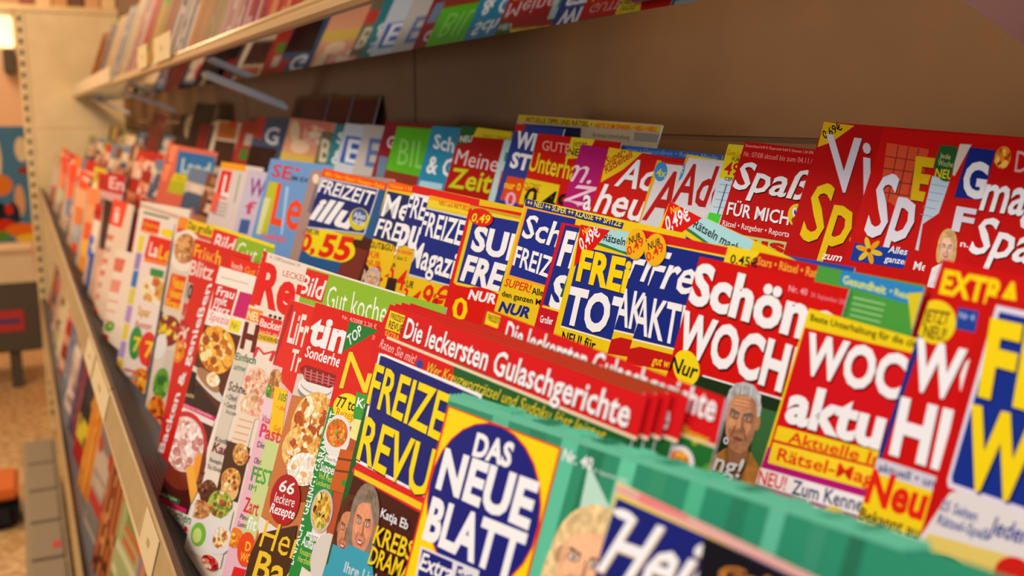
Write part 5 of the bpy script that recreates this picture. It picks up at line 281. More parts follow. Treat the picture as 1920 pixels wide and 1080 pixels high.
{'k':'blatt','r':1,'O':[-0.37059,0.15871,-0.11878],'R':[17.6,3.5,-5.9],'w':246,'h':245.5,'t':1.0,'b':580,'l':'front copy of the green stack,blue disc in a yellow square,bottom centre','c':'','bd':2,'cp':[[[-0.36923,0.16022,-0.11858],'second copy of the green magazine stack,its top edge just above the front copy'],[[-0.36837,0.1617,-0.11842],'third copy of the green magazine stack in the front row'],[[-0.36753,0.16323,-0.11806],'rearmost copy of the green magazine stack,leaning on the red bannered ones']],'e':[['P',561,[38.2,-1.9,50.3,-1.9,44.6,70.9,31.2,75.4]],['P',562,[65.4,-1.9,76.1,-2,70.8,66.6,58.9,70.7]],['P',563,[86.3,-2,96,-2,90.9,63.3,80.2,67.1]],['P',564,[102.2,-2,111.1,-2.1,106.3,60.7,96.4,64.4]],['P',565,[119.7,-2.1,127.8,-2.1,123.3,57.9,114.2,61.3]],['P',566,[135.7,-2.1,143.2,-2.1,138.8,55.4,130.5,58.6]],['P',567,[152.7,-2.2,159.5,-2.2,155.4,52.6,147.8,55.6]],['P',568,[170.3,-2.2,176.4,-2.2,172.5,49.8,165.7,52.6]],['P',569,[184.2,-2.3,189.8,-2.3,186.1,47.6,179.9,50.2]],['P',570,[198.8,-2.3,203.9,-2.3,200.3,45.2,194.7,47.7]],['P',571,[210.4,-2.3,215.1,-2.3,211.7,43.3,206.5,45.7]],['P',572,[-0.3,-0.7,225.6,-1.9,226.1,0,1.1,2.4]],['P',573,[103.7,6.7,124.9,22,120.7,25.8,103.9,28.8]],['T',51,'Nr. 40|',[88.2,8.7,17.3,-0.2,0.4,-4.3],1,0],['T',574,'24. September 2008|',[106.5,8.7,18,-0.3,0.1,-1.5],0,0],['P',575,[0.6,4.4,86.8,4.8,83.5,54.9,-4.4,84.1]],['P',223,[2.3,5,85.4,5.5,82.2,55.3,-2.6,83.5]],['E',575,[41.7,36.5,42.1,-2.3,-0.7,-31.8]],['E',576,[41.7,36.5,41.1,-2.2,-0.8,-31.2]],['T',51,'DAS|',[28.8,19.8,28.6,-1.3,0.3,-9.3],2,0],['T',51,'NEUE|',[5.8,38.5,71.8,-2.2,1.2,-17.1],2,0],['T',51,'BLATT|',[4.1,60.8,72.7,-4.7,1.3,-17.9],2,0],['P',577,[4.6,64.8,52.3,60.1,52.9,66.1,5.7,77.3]],['P',576,[6.5,65.6,32.3,63,34.3,72.3,7.4,76.8]],['T',51,'Extra|',[6.9,73.7,27,-3,0.4,-7.4],1,0.1],['T',576,'Extra|',[36.3,69.9,21.1,-2.9,-0.6,-7.1],1,0.1],['H',578,579,476,[112.4,37.2,17.3,-1.1,2.4,-15.9],2]]},
{'k':'heim','r':1,'O':[-0.2345,0.15517,-0.11324],'R':[17.2,3.5,-3.5],'w':215,'h':248.9,'t':1.0,'b':585,'l':'navy magazine with curly white lettering and a yellow edge,bottom of the picture','c':'','bd':0,'cp':[],'e':[['P',581,[0,0,88.5,-2.1,88.3,-0.8,-0.3,1.4]],['P',582,[0,0,1.8,0,-1,29.4,-3.2,29.4]],['T',51,'Hei|m',[0.2,24.1,33.8,-3.6,2.8,-19.5],1,0.35,583,3],['P',584,[40,1.2,89,-0.4,89.8,8,42.4,21]],['E',51,[6.4,5.2,5,-0.4,0,-1.5]]]},
{'k':'pastel','r':1,'O':[-0.23683,0.15742,-0.11101],'R':[17.2,3.5,-2.7],'w':215,'h':251.5,'t':1.0,'b':149,'l':'magazine with pastel pink and yellow top edge just behind the navy one','c':'','bd':0,'cp':[],'e':[['P',586,[0,0,61.7,-4,61.6,-3.2,0.1,1]],['P',587,[32.3,-1.1,42.9,-1.7,42.9,-0.4,32.3,0.3]],['P',588,[11.4,0.3,32.4,-0.8,32.7,1.4,11.3,2.8]]]},
{'k':'blackmag','r':1,'O':[-0.18855,0.15389,-0.10889],'R':[17.2,3.5,-3.4],'w':215,'h':252.7,'t':1.0,'b':591,'l':'black magazine with an orange letter at the bottom edge of the picture','c':'','bd':0,'cp':[],'e':[['T',589,'G|ala',[6.4,9,7.8,-1.2,-0.2,-4.2],1,0.2],['T',590,'a|',[17.5,9.5,6.7,-1.3,-1.3,-6.3],1,0]]}]
FILL=[[1,-4.775],[1,-4.47],[1,-4.275],[1,-3.96],[1,-3.765],[1,-3.349],[1,-3.154],[1,-2.815],[1,-2.62],[1,-2.369],[2,-4.775],[2,-4.58],[2,-4.385],[2,-4.19],[2,-3.995],[2,-3.8],[2,-3.605],[2,-3.41],[2,-3.215],[2,-3.02],[2,-2.825],[2,-2.63],[2,-2.435],[2,-2.24],[2,-1.938],[2,-1.743],[3,-4.728],[3,-4.533],[3,-4.338],[3,-3.937],[3,-3.742],[3,-3.547],[3,-3.243],[3,-3.048],[3,-2.425],[3,-2.08],[3,-1.665]]

FOODS = {
 'pas': 'f0e0c8 e8c860 d8a038 f0d890 c86030', 'ory': 'e88020 f0a830 c84818 f8c850 a03010', 'red': 'c02020 e04030 8a1018 f09070 f0d0c0', 'grn': '5a9a30 88b848 2c6820 b8d070',
 'mea': 'c88850 e0a868 9a5c30 f0d0a0 b07040', 'fru': '8a1c20 e8c028 c03028 3c1818 f0d850', 'gol': 'f0b040 e89028 f8d070 c06818 f8e0a0 a04c10', 'cre': 'f8ecd0 f0d8a8 e8c080',
 'cak': 'f0d0c8 f8e8e0 e0a8a0 c88078 f8f0ec d89890', 'cho': '5a2c1c 7a4028 3c1810 985838', 'ham': 'f0c0a0 e89888 f8e0c0 d87868 c89868', 'muf': 'e0a050 c87830 f0c880 a85820 f4dca8 8a4418',
 'sal': 'a8b840 d8c850 f0e8c0 c85030 688830 8a4c28', 'pie': 'f0c070 e8a040 f8e0b0 c87028 fcf0d8 b85020 f8ecc8', 'sug': 'f8f0e8 f0d8b8 e8b878 fff8f0', 'soup': 'e07020 c83c18 f0a040 8ca030 f0c060',
 'noo': 'e8c050 f0d880 d89830 4a2818 b87028 88a038', 'flo': 'f0e8f0 e8a0b0 f0d040', 'pyc': 'e8a898 f0c8a0 d87868 f0e0c0', 'bda': '8a3a30 4a2028 b06048 2a2c48', 'brn': '6a3820 8a5030 4a2414 b07850',
 'drk': '3a3840 202028 585860', 'ory2': 'e88020'}
def circle(n): return [(math.cos(2*math.pi*i/n), math.sin(2*math.pi*i/n)) for i in range(n)]
C24 = circle(26); C7 = circle(7)
class Art:
    def __init__(s): s.v = []; s.f = []; s.c = []; s.z = 0
    def up(s): s.z += 1
    def add(s, pts, faces, col, a=0, z=None):
        n = len(s.v); zz = (s.z if z is None else z)*.000012
        s.v += [(x, y, zz) for x, y in pts]; s.f += [tuple(n+i for i in f) for f in faces]; s.c += [(*col, a)]*len(faces)
    def poly(s, pts, col, a=0): s.up(); s.add(pts, [tuple(range(len(pts)))], col, a)
    def ell(s, A, col, a=0, P=C24, o=(0, 0), r=(1, 1)):
        s.up(); s.add([(A[0]+A[2]*(o[0]+r[0]*x)+A[4]*(o[1]+r[1]*y), A[1]+A[3]*(o[0]+r[0]*x)+A[5]*(o[1]+r[1]*y)) for x, y in P], [tuple(range(len(P)))], col, a)
    def lp(s, A, pts, col, a=0): s.poly([(A[0]+A[2]*x+A[4]*y, A[1]+A[3]*x+A[5]*y) for x, y in pts], col, a)
    def text(s, col, t, A, b, sh, dx=0, dy=0, extra=0):
        i = t.index('|'); sub = t[:i]; full = t.replace('|', '')
        vs, fs, x0, _ = glyphs(full, b); x1 = glyphs(sub, b)[3]
        W = max(x1-x0, .01); Hh = .73
        s.up()
        s.add([(A[0]+dx+(x-x0+sh*y)/W*A[2]+y/Hh*A[4], A[1]+dy+(x-x0+sh*y)/W*A[3]+y/Hh*A[5]) for x, y in vs], fs, col)
    def food(s, pal, A, n, rnd):
        cols = [rgb(c) for c in FOODS[pal].split()]
        s.ell(A, cols[0], .8)
        for k in range(n):
            r = math.sqrt(rnd.random())*.86; t = rnd.random()*6.283; q = rnd.uniform(.08, .26)*(1.6 if n < 30 else 1)
            q = min(q, 1-r+.06)
            s.z += .25; th = rnd.random()*3; e = rnd.uniform(.45, 1)
            P = [(math.cos(th)*x*q-math.sin(th)*y*q*e, math.sin(th)*x*q+math.cos(th)*y*q*e) for x, y in C7]
            ox, oy = r*math.cos(t), r*math.sin(t)
            s.add([(A[0]+A[2]*(ox+x)+A[4]*(oy+y), A[1]+A[3]*(ox+x)+A[5]*(oy+y)) for x, y in P], [tuple(range(7))], rnd.choice(cols), .6)
    def head(s, hair, skin, cloth, A, kind, rnd):
        dk = tuple(c*.62 for c in skin); lt = tuple(min(1, c*1.18) for c in skin)
        if kind == 1: return s.man(hair, skin, cloth, A, rnd)
        s.lp(A, [(-.42, -.5), (.42, -.5), (.55, -1.45), (-.5, -1.45)], dk, .2)
        s.lp(A, [(-.5, -1.2), (.55, -1.2), (1.5, -1.65), (1.75, -2.9), (-1.7, -2.9), (-1.4, -1.6)], cloth, .3)
        s.lp(A, [(-.3, -1.15), (.35, -1.15), (.05, -1.9)], dk, .2)
        if kind == 1: s.ell(A, hair, .5, o=(0, .12), r=(.96, .95))
        else:
            s.ell(A, hair, .6, o=(0, .08), r=(1.12, 1.12)); s.ell(A, hair, .6, o=(-.75, -.45), r=(.42, .75)); s.ell(A, hair, .6, o=(.75, -.45), r=(.42, .75))
        for sx in (-1, 1): s.ell(A, dk, .2, o=(sx*.80, -.08), r=(.12, .2))
        s.ell(A, skin, .25, o=(0, -.12), r=(.76, .88)); s.ell(A, skin, .2, o=(0, -.42), r=(.6, .58)); s.ell(A, lt, .2, o=(-.1, .22), r=(.5, .38))
        s.ell(A, lt, .2, o=(-.34, -.26), r=(.22, .2)); s.ell(A, lt, .2, o=(.36, -.26), r=(.2, .2))
        if kind != 1:
            s.lp(A, [(-.85, .3), (-.5, .95), (.3, 1.05), (.85, .5), (.7, .15), (.3, .62), (-.3, .55)], hair, .6)
        for i in range(9):
            t = rnd.uniform(-.8, .8); s.lp(A, [(t, 1.02-.3*t*t), (t+.06, 1.0-.3*t*t), (t*1.08+.02, .62)], tuple(c*.7 for c in hair), .3)
        for sx in (-1, 1):
            s.lp(A, [(sx*.14, .1), (sx*.5, .16), (sx*.56, .06), (sx*.5, .1), (sx*.15, .04)], (.06, .04, .03))
            s.ell(A, dk, .2, o=(sx*.33, -.02), r=(.2, .12)); s.ell(A, (.75, .74, .72), 0, o=(sx*.33, -.03), r=(.13, .055)); s.ell(A, (.03, .04, .06), 0, P=C7, o=(sx*.32, -.03), r=(.055, .055))
        s.lp(A, [(-.04, .02), (.06, .02), (.17, -.38), (.1, -.45), (-.08, -.44), (-.02, -.36)], dk, .2); s.lp(A, [(-.05, .02), (.03, .02), (.05, -.36), (-.06, -.38)], lt)
        s.lp(A, [(-.28, -.62), (0, -.55), (.28, -.62), (.14, -.74), (-.14, -.74)], (.42, .09, .07)); 
        if kind != 1: s.lp(A, [(-.2, -.62), (.2, -.62), (.1, -.67), (-.1, -.67)], (.8, .78, .76))
        for sx in (-1, 1): s.lp(A, [(sx*.22, -.36), (sx*.26, -.36), (sx*.4, -.62), (sx*.36, -.62)], dk)
    def man(s, hair, skin, cloth, A, rnd):
        m_ = lambda k: tuple(c*k for c in skin)
        s.lp(A, [(-.45, -.4), (.5, -.4), (.62, -1.5), (-.5, -1.5)], m_(.5), .2)
        s.lp(A, [(-.55, -1.05), (-.2, -1.5), (.1, -1.75), (.45, -1.4), (.66, -.95), (1.5, -1.5), (1.8, -3.2), (-1.8, -3.2), (-1.4, -1.6)], cloth, .5)
        s.lp(A, [(-.4, -1.1), (.05, -1.7), (.5, -1.1), (.2, -2.6), (-.15, -2.6)], m_(.62), .3)
        s.lp(A, [(.5, -1.1), (.72, -1.0), (.3, -2.4), (.1, -2.0)], tuple(c*.6 for c in cloth), .3); s.lp(A, [(-.4, -1.1), (-.62, -1.1), (-.25, -2.4), (-.05, -2.0)], tuple(c*.6 for c in cloth), .3)
        H = [(-.86, -.1), (-.93, .35), (-.82, .72), (-.52, .98), (-.1, 1.08), (.38, 1.04), (.74, .82), (.9, .45), (.88, -.05), (.7, .0), (-.7, .0)]
        s.lp(A, H, hair, .6)
        for sx in (-1, 1): s.ell(A, m_(.75), .2, o=(sx*.84, -.06), r=(.12, .22))
        F = [(-.76, .25), (-.78, -.2), (-.68, -.62), (-.42, -.95), (-.12, -1.08), (.22, -1.08), (.5, -.92), (.7, -.58), (.78, -.1), (.74, .3), (.6, .58), (.3, .68), (-.1, .7), (-.5, .62)]
        s.lp(A, F, skin, .25)
        s.lp(A, [(.3, .66), (.6, .56), (.76, .1), (.7, -.55), (.48, -.92), (.25, -1.05), (.42, -.5), (.5, 0)], m_(.68), .3)
        s.lp(A, [(-.6, -.45), (-.4, -.93), (-.1, -1.06), (.22, -1.06), (.5, -.88), (.62, -.5), (.3, -.5), (.1, -.42), (-.2, -.42)], m_(.72), .5)
        s.ell(A, m_(1.25), .2, o=(-.12, .42), r=(.38, .16)); s.ell(A, m_(1.2), .2, o=(-.44, -.22), r=(.2, .14)); s.ell(A, m_(1.1), .2, o=(.38, -.24), r=(.16, .13))
        for i in range(26):
            t = rnd.uniform(-.8, .8); h0 = .62+.12*rnd.random()-.25*t*t; k = rnd.choice((.55, .8, 1.3))
            s.lp(A, [(t, h0), (t+.05, h0+.02), (t*1.05+.03, h0+.36)], tuple(c*k for c in hair), .2)
        for i in range(3): s.lp(A, [(-.42, .3+i*.11), (.4, .33+i*.11), (.4, .345+i*.11), (-.42, .32+i*.11)], m_(.7))
        for sx in (-1, 1):
            s.ell(A, m_(.55), .2, o=(sx*.34, .02), r=(.25, .14))
            s.lp(A, [(sx*.1, .12), (sx*.5, .2), (sx*.62, .1), (sx*.5, .12), (sx*.12, .04)], (.12, .10, .09), .3)
            s.ell(A, (.5, .48, .46), 0, o=(sx*.34, -.01), r=(.12, .04)); s.ell(A, (.02, .03, .05), 0, P=C7, o=(sx*.33, -.01), r=(.055, .05))
            s.lp(A, [(sx*.2, -.32), (sx*.26, -.3), (sx*.42, -.66), (sx*.36, -.68)], m_(.5))
        s.lp(A, [(.02, .05), (.1, .0), (.2, -.38), (.12, -.46), (-.08, -.44)], m_(.58), .2); s.lp(A, [(-.08, .05), (.02, .05), (.06, -.34), (-.08, -.38)], m_(1.2))
        s.lp(A, [(-.26, -.66), (-.05, -.62), (.08, -.63), (.28, -.66), (.1, -.72), (-.1, -.72)], (.22, .06, .05))
def cover_mesh(name, art, W, H, bend):
    """clip the print to the sheet, slice it at shared grid lines and bow it"""
    bm = bmesh.new(); cl = bm.loops.layers.float_color.new('ink')
    vv = [bm.verts.new((x/1000, -y/1000, z)) for x, y, z in art.v]
    for f, c in zip(art.f, art.c):
        try: fc = bm.faces.new([vv[i] for i in f])
        except ValueError: continue
        for l in fc.loops: l[cl] = c
    W /= 1000; H /= 1000
    for co, no in () if bend else (((0, 0, 0), (-1, 0, 0)), ((W, 0, 0), (1, 0, 0)), ((0, 0, 0), (0, 1, 0)), ((0, -H, 0), (0, -1, 0))):
        bmesh.ops.bisect_plane(bm, geom=bm.verts[:]+bm.edges[:]+bm.faces[:], dist=1e-7, plane_co=co, plane_no=no, clear_outer=True)
    loose = [v for v in bm.verts if not v.link_faces]
    if loose: bmesh.ops.delete(bm, geom=loose, context='VERTS')
    bmesh.ops.triangulate(bm, faces=[f for f in bm.faces if len(f.verts) > 4])
    flip = [f for f in bm.faces if f.normal.z < 0]
    if flip: bmesh.ops.reverse_faces(bm, faces=flip)
    me = D.meshes.new(name); bm.to_mesh(me); bm.free(); me.materials.append(M['print']); return me
def block_mesh(W, H, T, n=3):
    """a block of folded sheets, slightly out of register"""
    rnd = random.Random(int(W*7+H)); vs = []; fs = []
    for k in range(n):
        a = T/n*k; b = T/n*(k+.86); j = rnd.uniform(-.35, .35); e = rnd.uniform(0, .7)
        x0, x1, y0, y1 = .15*(k > 0), W-e, -.1-e*.6, -H+.1
        q = len(vs)
        vs += [(x0/1000, y/1000, -z/1000) for z, y in ((a, y0), (a, y1), (b, y1), (b, y0))]+[(x1/1000, y/1000, -z/1000) for z, y in ((a, y0), (a, y1), (b, y1), (b, y0))]
        fs += [tuple(q+i for i in f) for f in ((0, 1, 2, 3), (7, 6, 5, 4), (0, 4, 5, 1), (1, 5, 6, 2), (2, 6, 7, 3), (3, 7, 4, 0))]
    me = mesh('page_block', vs, fs); me.materials.append(M['pages']); return me
def orient(lam, psi, rho):
    lam, psi, rho = map(math.radians, (lam, psi, rho))
    L = Vector((0, math.sin(lam), math.cos(lam))); N = Vector((0, math.cos(lam), -math.sin(lam))); X = Vector((1, 0, 0))
    u = X*math.cos(psi)+N*math.sin(psi); n = N*math.cos(psi)-X*math.sin(psi)
    u2 = u*math.cos(rho)-L*math.sin(rho); v2 = L*math.cos(rho)+u*math.sin(rho)
    return Matrix((u2, v2, -n)).transposed()          # columns: right, up, out of the cover
def magazine(cm, pmh, O, R, label, group, lift=0):
    t = empty('magazine', label=label, cat='magazine', group=group)
    t.matrix_world = Matrix.Translation((O[0], O[1], O[2]+ZC)) @ orient(*R).to_4x4()
    newobj('front_cover', cm, t); p = newobj('page_block', pmh, t); p.location = (0, 0, -.00006); return t
PALC = [tuple(lin(v) for v in c) for c in PAL]
GR = {1: 'magazines in the front row of the middle shelf', 2: 'magazines in the middle row of the middle shelf', 3: 'magazines in the back row of the middle shelf'}
done = {}
for mi, d in enumerate(MAG):
    sm = None; rnd = random.Random(mi*13+5); W, H = d['w'], d['h']
    if d['c'] and d['c'] in done: cm, pmh = done[d['c']]
    elif d['c']:
        src = next(x for x in MAG if x['k'] == d['c']); d = dict(d, e=src['e'], b=src['b'], w=src['w']); cm = None
    else: cm = None
    if cm is None or d['c']:
        # a twin keeps its own foot length, so it is printed from the same layout
        els = d['e'] or next(x for x in MAG if x['k'] == d['c'])['e']; base = d['b'] if not d['c'] else next(x for x in MAG if x['k'] == d['c'])['b']
        a = Art(); a.add([(0, 0), (W, 0), (W, H), (0, H)], [(0, 1, 2, 3)], PALC[base])
        main, stk = a, None
        for e in els:
            if e[0] == 'S':
                if stk is None: stk = a = Art()
                else: a = main if a is stk else stk
                continue
            if e[0] == 'P': a.poly(list(zip(e[2][::2], e[2][1::2])), PALC[e[1]])
            elif e[0] == 'E': a.ell(e[2], PALC[e[1]])
            elif e[0] == 'F': a.food(e[1], e[2], e[3], rnd)
            elif e[0] == 'H': a.head(PALC[e[1]], PALC[e[2]], PALC[e[3]], e[4], e[5], rnd)
            elif e[0] == 'T':
                if len(e) > 6:
                    q = e[7]*.16; a.text(PALC[e[6]], e[2], e[3], e[4], e[5], q, q)
                a.text(PALC[e[1]], e[2], e[3], e[4], e[5])
        cm = cover_mesh('front_cover', main, W, H, d['bd']); pmh = block_mesh(W, H, d['t']); sm = cover_mesh('price_sticker', stk, 0, 0, 1) if stk else None
    done[d['k']] = (cm, pmh)
    tm = magazine(cm, pmh, d['O'], d['R'], d['l'], GR[d['r']])
    if sm: so = newobj('price_sticker', sm, tm); so.location = (0, 0, .0009)
    for O, lab in d['cp']: magazine(cm, pmh, O, d['R'], lab, GR[d['r']])
# ------------------------------------------------------------ plainer, out-of-focus magazines
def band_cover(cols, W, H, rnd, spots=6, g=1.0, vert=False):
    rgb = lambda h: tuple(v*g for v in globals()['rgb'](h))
    a = Art(); a.add([(0, 0), (W, 0), (W, H), (0, H)], [(0, 1, 2, 3)], rgb(cols[0]))
    y = 0; k = 0
    if vert:
        x = 0
        while x < W:
            w_ = rnd.uniform(9, 24); a.poly([(x, 0), (x+w_, 0), (x+w_, H), (x, H)], rgb(cols[k % len(cols)]), .15); yy = rnd.uniform(0, 30)
            while yy < H:
                hh = rnd.uniform(8, 26)
                if rnd.random() < .3: a.poly([(x+1, yy), (x+w_-1, yy), (x+w_-1, yy+hh), (x+1, yy+hh)], rgb(rnd.choice(cols)), .2)
                yy += hh+rnd.uniform(6, 40)
            x += w_; k += 1
        return cover_mesh('front_cover', a, W, H, 0)
    while y < H:
        h = rnd.uniform(.06, .2)*H; c = rgb(cols[k % len(cols)]); a.poly([(0, y), (W, y), (W, y+h), (0, y+h)], c, .15)
        if rnd.random() < .5:
            x = rnd.uniform(2, W*.3); w_ = rnd.uniform(.3, .6)*W; a.poly([(x, y+h*.25), (x+w_, y+h*.25), (x+w_, y+h*.75), (x, y+h*.75)], rgb(rnd.choice(cols)), .1)
        y += h; k += 1
    for i in range(spots):
        r = rnd.uniform(8, 26); a.ell([rnd.uniform(5, W*.9), rnd.uniform(20, H), r, 0, 0, -r], rgb(rnd.choice(cols)), .5)
    return cover_mesh('front_cover', a, W, H, 0)
rf = random.Random(77)
TONE = ['red', 'orange', 'cream', 'slate blue', 'olive', 'pink', 'brown', 'yellow']
TC = {'red': 'c42820 e8c0a8 a83028 e89070 f0e0d0', 'orange': 'e07838 f0c8a0 c05828 a8a098 e8a050', 'cream': 'e8d0b0 c88868 d8b898 b8a090 c83c28', 'slate blue': '6a7c94 d8c0a8 485870 c87860 e0d0c0',
      'olive': '8a8c48 d0c090 b06038 687040 e8d8b8', 'pink': 'd8909c f0d8d0 b04858 e0b0a8 c8a0a8', 'brown': '7a4630 c8a080 5a3028 a87050 d8c0a0', 'yellow': 'e0b838 f0e0b0 c85828 d89828 a87838'}
FR = {1: (.190, 13.5, -.312), 2: (.287, 17, -.248), 3: (.392, 17, -.186)}
seen = {}
ORD = ['first', 'second', 'third', 'fourth', 'fifth', 'sixth', 'seventh', 'eighth', 'ninth', 'tenth', 'eleventh', 'twelfth', 'thirteenth', 'fourteenth', 'fifteenth', 'sixteenth', 'seventeenth', 'eighteenth', 'nineteenth', 'twentieth', 'twenty-first', 'twenty-second', 'twenty-third', 'twenty-fourth', 'twenty-fifth']
RN = {1: 'front row', 2: 'middle row', 3: 'back row'}
seen = {}
for row, x in FILL:
    tone = rf.choice(['red', 'orange', 'red', 'cream', 'orange', 'slate blue', 'brown', 'yellow'] if row == 1 else ['brown', 'red', 'slate blue', 'olive', 'brown']); W = 205; dn, lam, lf = FR[row]; dn += .02
    top = {1: -.052, 2: .02, 3: .085}[row]+rf.uniform(-.03, -.006); H = (top-lf)*1000-1
    cm = band_cover(TC[tone].split(), W, H, rf)
    k = (row, tone); seen[k] = seen.get(k, 0)+1
    d_ = dn+.0012; y, z = CA*d_+SA*top, -SA*d_+CA*top
    magazine(cm, block_mesh(W, H, 1.0, 2), (x, y, z), (lam if row == 1 else 17, 4.2, rf.uniform(-1, .4)), '%s plain %s magazine from the far left in the %s' % (ORD[seen[k]-1], tone, RN[row]), GR[row])
# upper shelf, standing behind the champagne lip
UC = [('orange dark-edged', 'e07020 8a2c18 e8902c 3c3028'), ('slate blue and violet', '44548c d8b020 8890b0 b03830 4a5c80'), ('cream with yellow squares', 'f0d8b8 e8b010 ecd0a8 c8a088'), ('grey blue edged', '8088a0 c8b8b0 e8d8c0 687088'),
      ('white with yellow blobs', 'ecd8c8 e8b010 d8c0b0 b0a8a8'), ('grey and cream', 'b89888 c83828 e8d8c8'), ('red and brown', 'f02010 a01810 601808 e04818'), ('green striped orange', '50c818 e88818 f0a030 a02c10'),
      ('rust brown', 'b0501c c87030 90401c'), ('dark purple topped', '5a2028 d8c0b0 e0c8b8'), ('black and white topped', '282428 e8e0dc c8b0a0 d8c0a8'), ('orange topped', 'e88c20 c8843c b88048 c89058'), ('tan', 'b89060 a8885c c0a070'),
      ('pink text covered', 'd8a898 c88878 e8c8b8'), ('crimson', 'a01c2c d8a0a0 b83040'), ('red orange', 'd84428 e8905c c03020'), ('brick red', 'b03420 d87848 f0b070'), ('peach and red', 'e8a070 d83c20 f0c8a0')]
PX = [-4.62, -4.2, -3.85, -3.5, -3.2, -2.95, -2.72, -2.52, -2.34, -2.18, -2.02, -1.86, -1.7, -1.55, -1.4, -1.24, -1.08, -.92]
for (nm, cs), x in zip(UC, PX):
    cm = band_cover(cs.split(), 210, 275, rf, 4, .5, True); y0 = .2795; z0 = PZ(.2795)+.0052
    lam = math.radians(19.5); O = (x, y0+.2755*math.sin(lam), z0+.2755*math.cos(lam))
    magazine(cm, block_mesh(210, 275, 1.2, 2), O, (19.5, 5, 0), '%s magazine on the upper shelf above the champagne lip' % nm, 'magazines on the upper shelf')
# lower shelf
LC = [('dark and orange', '3a3030 d86030 5a4030 c87040'), ('grey blue with orange spots', '6c7480 e05028 586070 a89080'), ('red and white seal', 'c8a890 d84830 b89880 e8d0b8'), ('olive framed cream', '7c7448 d8c8a0 686038 c0b080'),
      ('long cream', 'e0c8a8 d0b490 e8d8b8'), ('red framed', 'b83020 d89878 902418 e0b090'), ('steel blue', '4a6890 8090a8 38507c c8b8a8'), ('pinkish white', 'e0c8bc c8a8a0 a88888 f0dcd0'), ('navy', '28305c 5a6488 181c38 c84838'),
      ('black with yellow type', '28242a e0c830 b82828 3a3840'), ('bright orange', 'e88820 f0a838 d86c18 e8c060'), ('grey with red blob', 'a8988c c83830 8c8078 d0b8a0'), ('rust and brown', '8c3c20 c86c38 5c2818 e09850'),
      ('pale green', 'b0b878 e0d8a8 889850 d87040'), ('mauve and orange', 'a87c90 d89050 886078 e0b888'), ('sandy', 'd0a878 b88858 e0c498'), ('brick', 'a84c30 d08860 803420')]
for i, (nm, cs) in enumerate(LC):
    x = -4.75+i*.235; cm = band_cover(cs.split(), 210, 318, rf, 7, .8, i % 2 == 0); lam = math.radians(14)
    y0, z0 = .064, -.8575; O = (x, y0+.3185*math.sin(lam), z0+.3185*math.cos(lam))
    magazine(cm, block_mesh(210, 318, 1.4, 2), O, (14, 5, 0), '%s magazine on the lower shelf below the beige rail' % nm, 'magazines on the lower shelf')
# dark red boxed stack on top of the back row
st = []
for i in range(3):
    a = Art(); a.add([(0, 0), (205, 0), (205, 290), (0, 290)], [(0, 1, 2, 3)], rgb(['5a1018', '641018', '541014'][i])); a.poly([(0, 0), (205, 0), (205, 6), (0, 6)], rgb('6a4818')); a.poly([(20, 20), (60, 20), (60, 70), (20, 70)], rgb('2a1014'), .3); a.poly([(90, 15), (180, 15), (180, 50), (90, 50)], rgb('541412'), .3)
    cm = cover_mesh('front_cover', a, 205, 300, 0); dn = .4275+i*.003; top = .170-i*.002
    y, z = CA*dn+SA*top, -SA*dn+CA*top; H = 300
    magazine(cm, block_mesh(205, 300, 1.3, 2), (-1.76+i*.115, y, z), (17, 1, 0), '%s dark red magazine of the tall bundle above the back row' % ORD[i], GR[3])
# ------------------------------------------------------------ price tags
def tagobj(x, y, z, dy, dz, w_, label):
    t = prism('price_tag', [(y, z), (y+dy, z+dz), (y+dy+.0008, z+dz), (y+.0008, z)], x, x+w_, M['tag']); tag(t, label, 'price tag', 'price tags')
    newobj('printed_mark', mesh('printed_mark', [(x+w_*.42, y+dy*.42-.0003, z+dz*.42), (x+w_*.58, y+dy*.42-.0003, z+dz*.42), (x+w_*.58, y+dy*.58-.0003, z+dz*.58), (x+w_*.42, y+dy*.58-.0003, z+dz*.58)], [(0, 1, 2, 3)]), t, M['rail'])
for x, w_, lab in ((-1.53, .13, 'cream price tag in the front rail beside a dark rail joint, farther one'), (-1.38, .20, 'cream price tag in the front rail, longest one'), (-.815, .075, 'yellowish price tag tucked in the rail beneath the sugared cake magazine')):
    tagobj(x, .0642, Z(-.3520), .0085, .031, w_, lab)
for x, w_, lab in ((-2.25, .16, 'pale tag on the upper lip left of the dark joint'), (-1.98, .22, 'pale tag on the upper lip right of the dark joint')):
    tagobj(x, .2440, Z(.100), .003, .046, w_, lab)
# ------------------------------------------------------------ beyond the end of the shelving
ct = empty('display_counter', (-6.2, -.25, 0), label='dark brown display counter with a cream top at the far left', cat='counter')
def lc(o, p): o.location = -p.location; return o
lc(box('body', (-6.5, -.75, Z(-1.29)), (-5.9, .045, Z(-.90)), M['counter'], ct, .01), ct); lc(prism('sloped_top', [(-.75, Z(-.90)), (.045, Z(-.90)), (.03, Z(-.75)), (-.75, Z(-.75))], -6.5, -5.9, M['cream'], ct), ct)
for y in (-.70, -.13): lc(box('leg', (-6.02, y, 0), (-5.93, y+.06, Z(-1.29)), M['counter'], ct), ct)
sg = box('printed_badge', (-5.898, -.22, Z(-1.17)), (-5.894, -.04, Z(-1.05)), mat('red_badge', 'b02c24', .5), ct); lc(sg, ct); sg2 = lc(box('badge_lettering', (-5.8935, -.2, Z(-1.125)), (-5.892, -.06, Z(-1.10)), mat('violet_ink', '3c3470', .5), ct), ct)
ps = empty('film_poster_display', (-6.2, -.2, Z(-.7)), label='blue cardboard display with cream, orange and red printed shapes, far left', cat='display')
a = Art(); a.add([(0, 0), (640, 0), (640, 660), (0, 660)], [(0, 1, 2, 3)], rgb('4a7898'))
rp = random.Random(3)
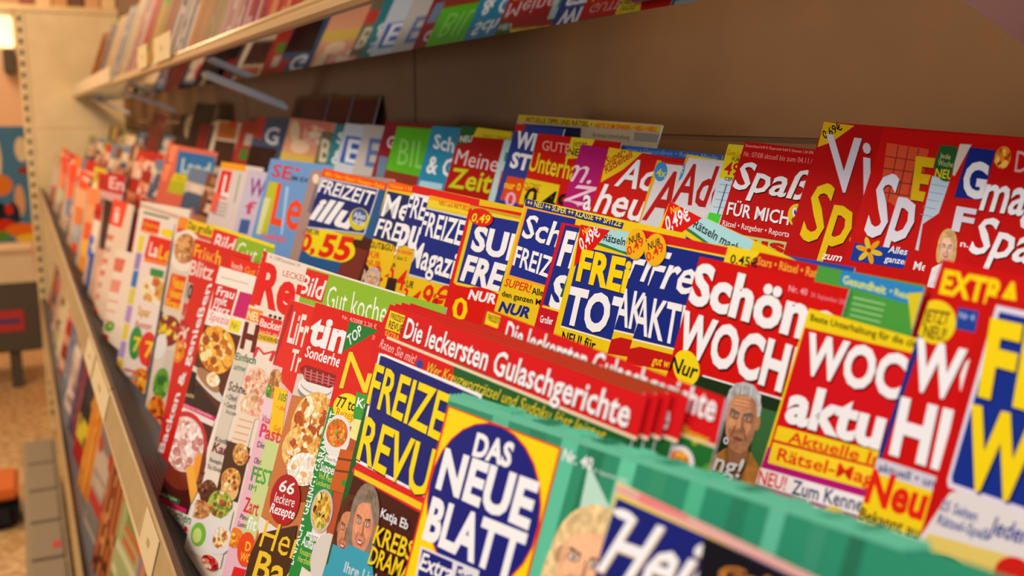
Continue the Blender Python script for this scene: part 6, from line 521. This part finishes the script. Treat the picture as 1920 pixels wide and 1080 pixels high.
for cx, cy, rx, ry, c in ((430, 170, 55, 170, 'e8c890'), (400, 60, 40, 60, '2a2018'), (590, 130, 34, 70, 'e0c8a0'), (470, 330, 60, 60, 'd87828'), (560, 420, 26, 90, 'd8a070'), (600, 250, 40, 22, '8a4030'), (420, 480, 80, 60, '20242c'), (520, 500, 36, 70, '243040'), (460, 560, 70, 36, 'c83018'), (560, 590, 90, 40, 'e07020'), (600, 640, 80, 26, 'e8c030'), (440, 620, 60, 30, '5a8a30'), (500, 470, 20, 30, 'd02c18')):
    a.ell([cx, cy, rx, 0, 0, -ry], rgb(c), .5)
cm = cover_mesh('printed_front', a, 640, 660, 0); pf = newobj('printed_front', cm, ps)
pf.matrix_world = Matrix(((0, 0, 1, -6.199), (1, 0, 0, -.57), (0, 1, 0, Z(-.05)), (0, 0, 0, 1))); pf.location = pf.location-ps.location
lc(box('board', (-6.23, -.57, Z(-.71)), (-6.2, .07, Z(-.05)), M['cream'], ps), ps)
lp = box('wall_lamp', (-8.99, -.6, Z(.555)), (-8.95, .045, Z(.80)), M['lamp'], None, .01); tag(lp, 'glowing pale yellow light panel on the far wall at the left edge', 'lamp')
sp = box('speaker', (-8.98, -.045, Z(.35)), (-8.85, .045, Z(.54)), M['counter'], None, .01); tag(sp, 'small dark box hanging under the glowing panel', 'speaker')
D_ = bpy.data
for i in range(7):
    c = ['8a5040', 'e0c090', 'c89868', '6a4a38', 'd8a878', 'e8d0a0', '9a6048'][i]
    o = box('carton', (-8.6, .10+i*.115, Z(.84)), (-8.4, .205+i*.115, Z(1.02+.02*(i % 3))), mat('carton_%d' % i, c, .6), None, .004); tag(o, '%s coloured carton on the high wall shelf, %s from the left' % (['brick', 'sand', 'tan', 'dark brown', 'peach', 'cream', 'russet'][i], ORD[i]), 'carton', 'cartons on the far wall shelf')
hs = box('wall_shelf', (-8.99, -.1, Z(.80)), (-8.35, 1.0, Z(.838)), M['panel'], None, .004); tag(hs, 'cream high shelf on the far wall holding cartons', 'shelf')
# dark floor object by the plinth, left edge
bg = empty('shopping_bag', (-3.9, -.21, 0), label='black bag with an orange rim standing on the floor left of the plinth', cat='bag')
lc(box('bag_body', (-4.05, -.33, 0), (-3.8, -.1, .12), mat('black_fabric', '141214', .8), bg, .03), bg); lc(box('bag_rim', (-4.06, -.335, .12), (-3.79, -.095, .16), mat('orange_fabric', 'd86c1c', .7), bg, .012), bg)
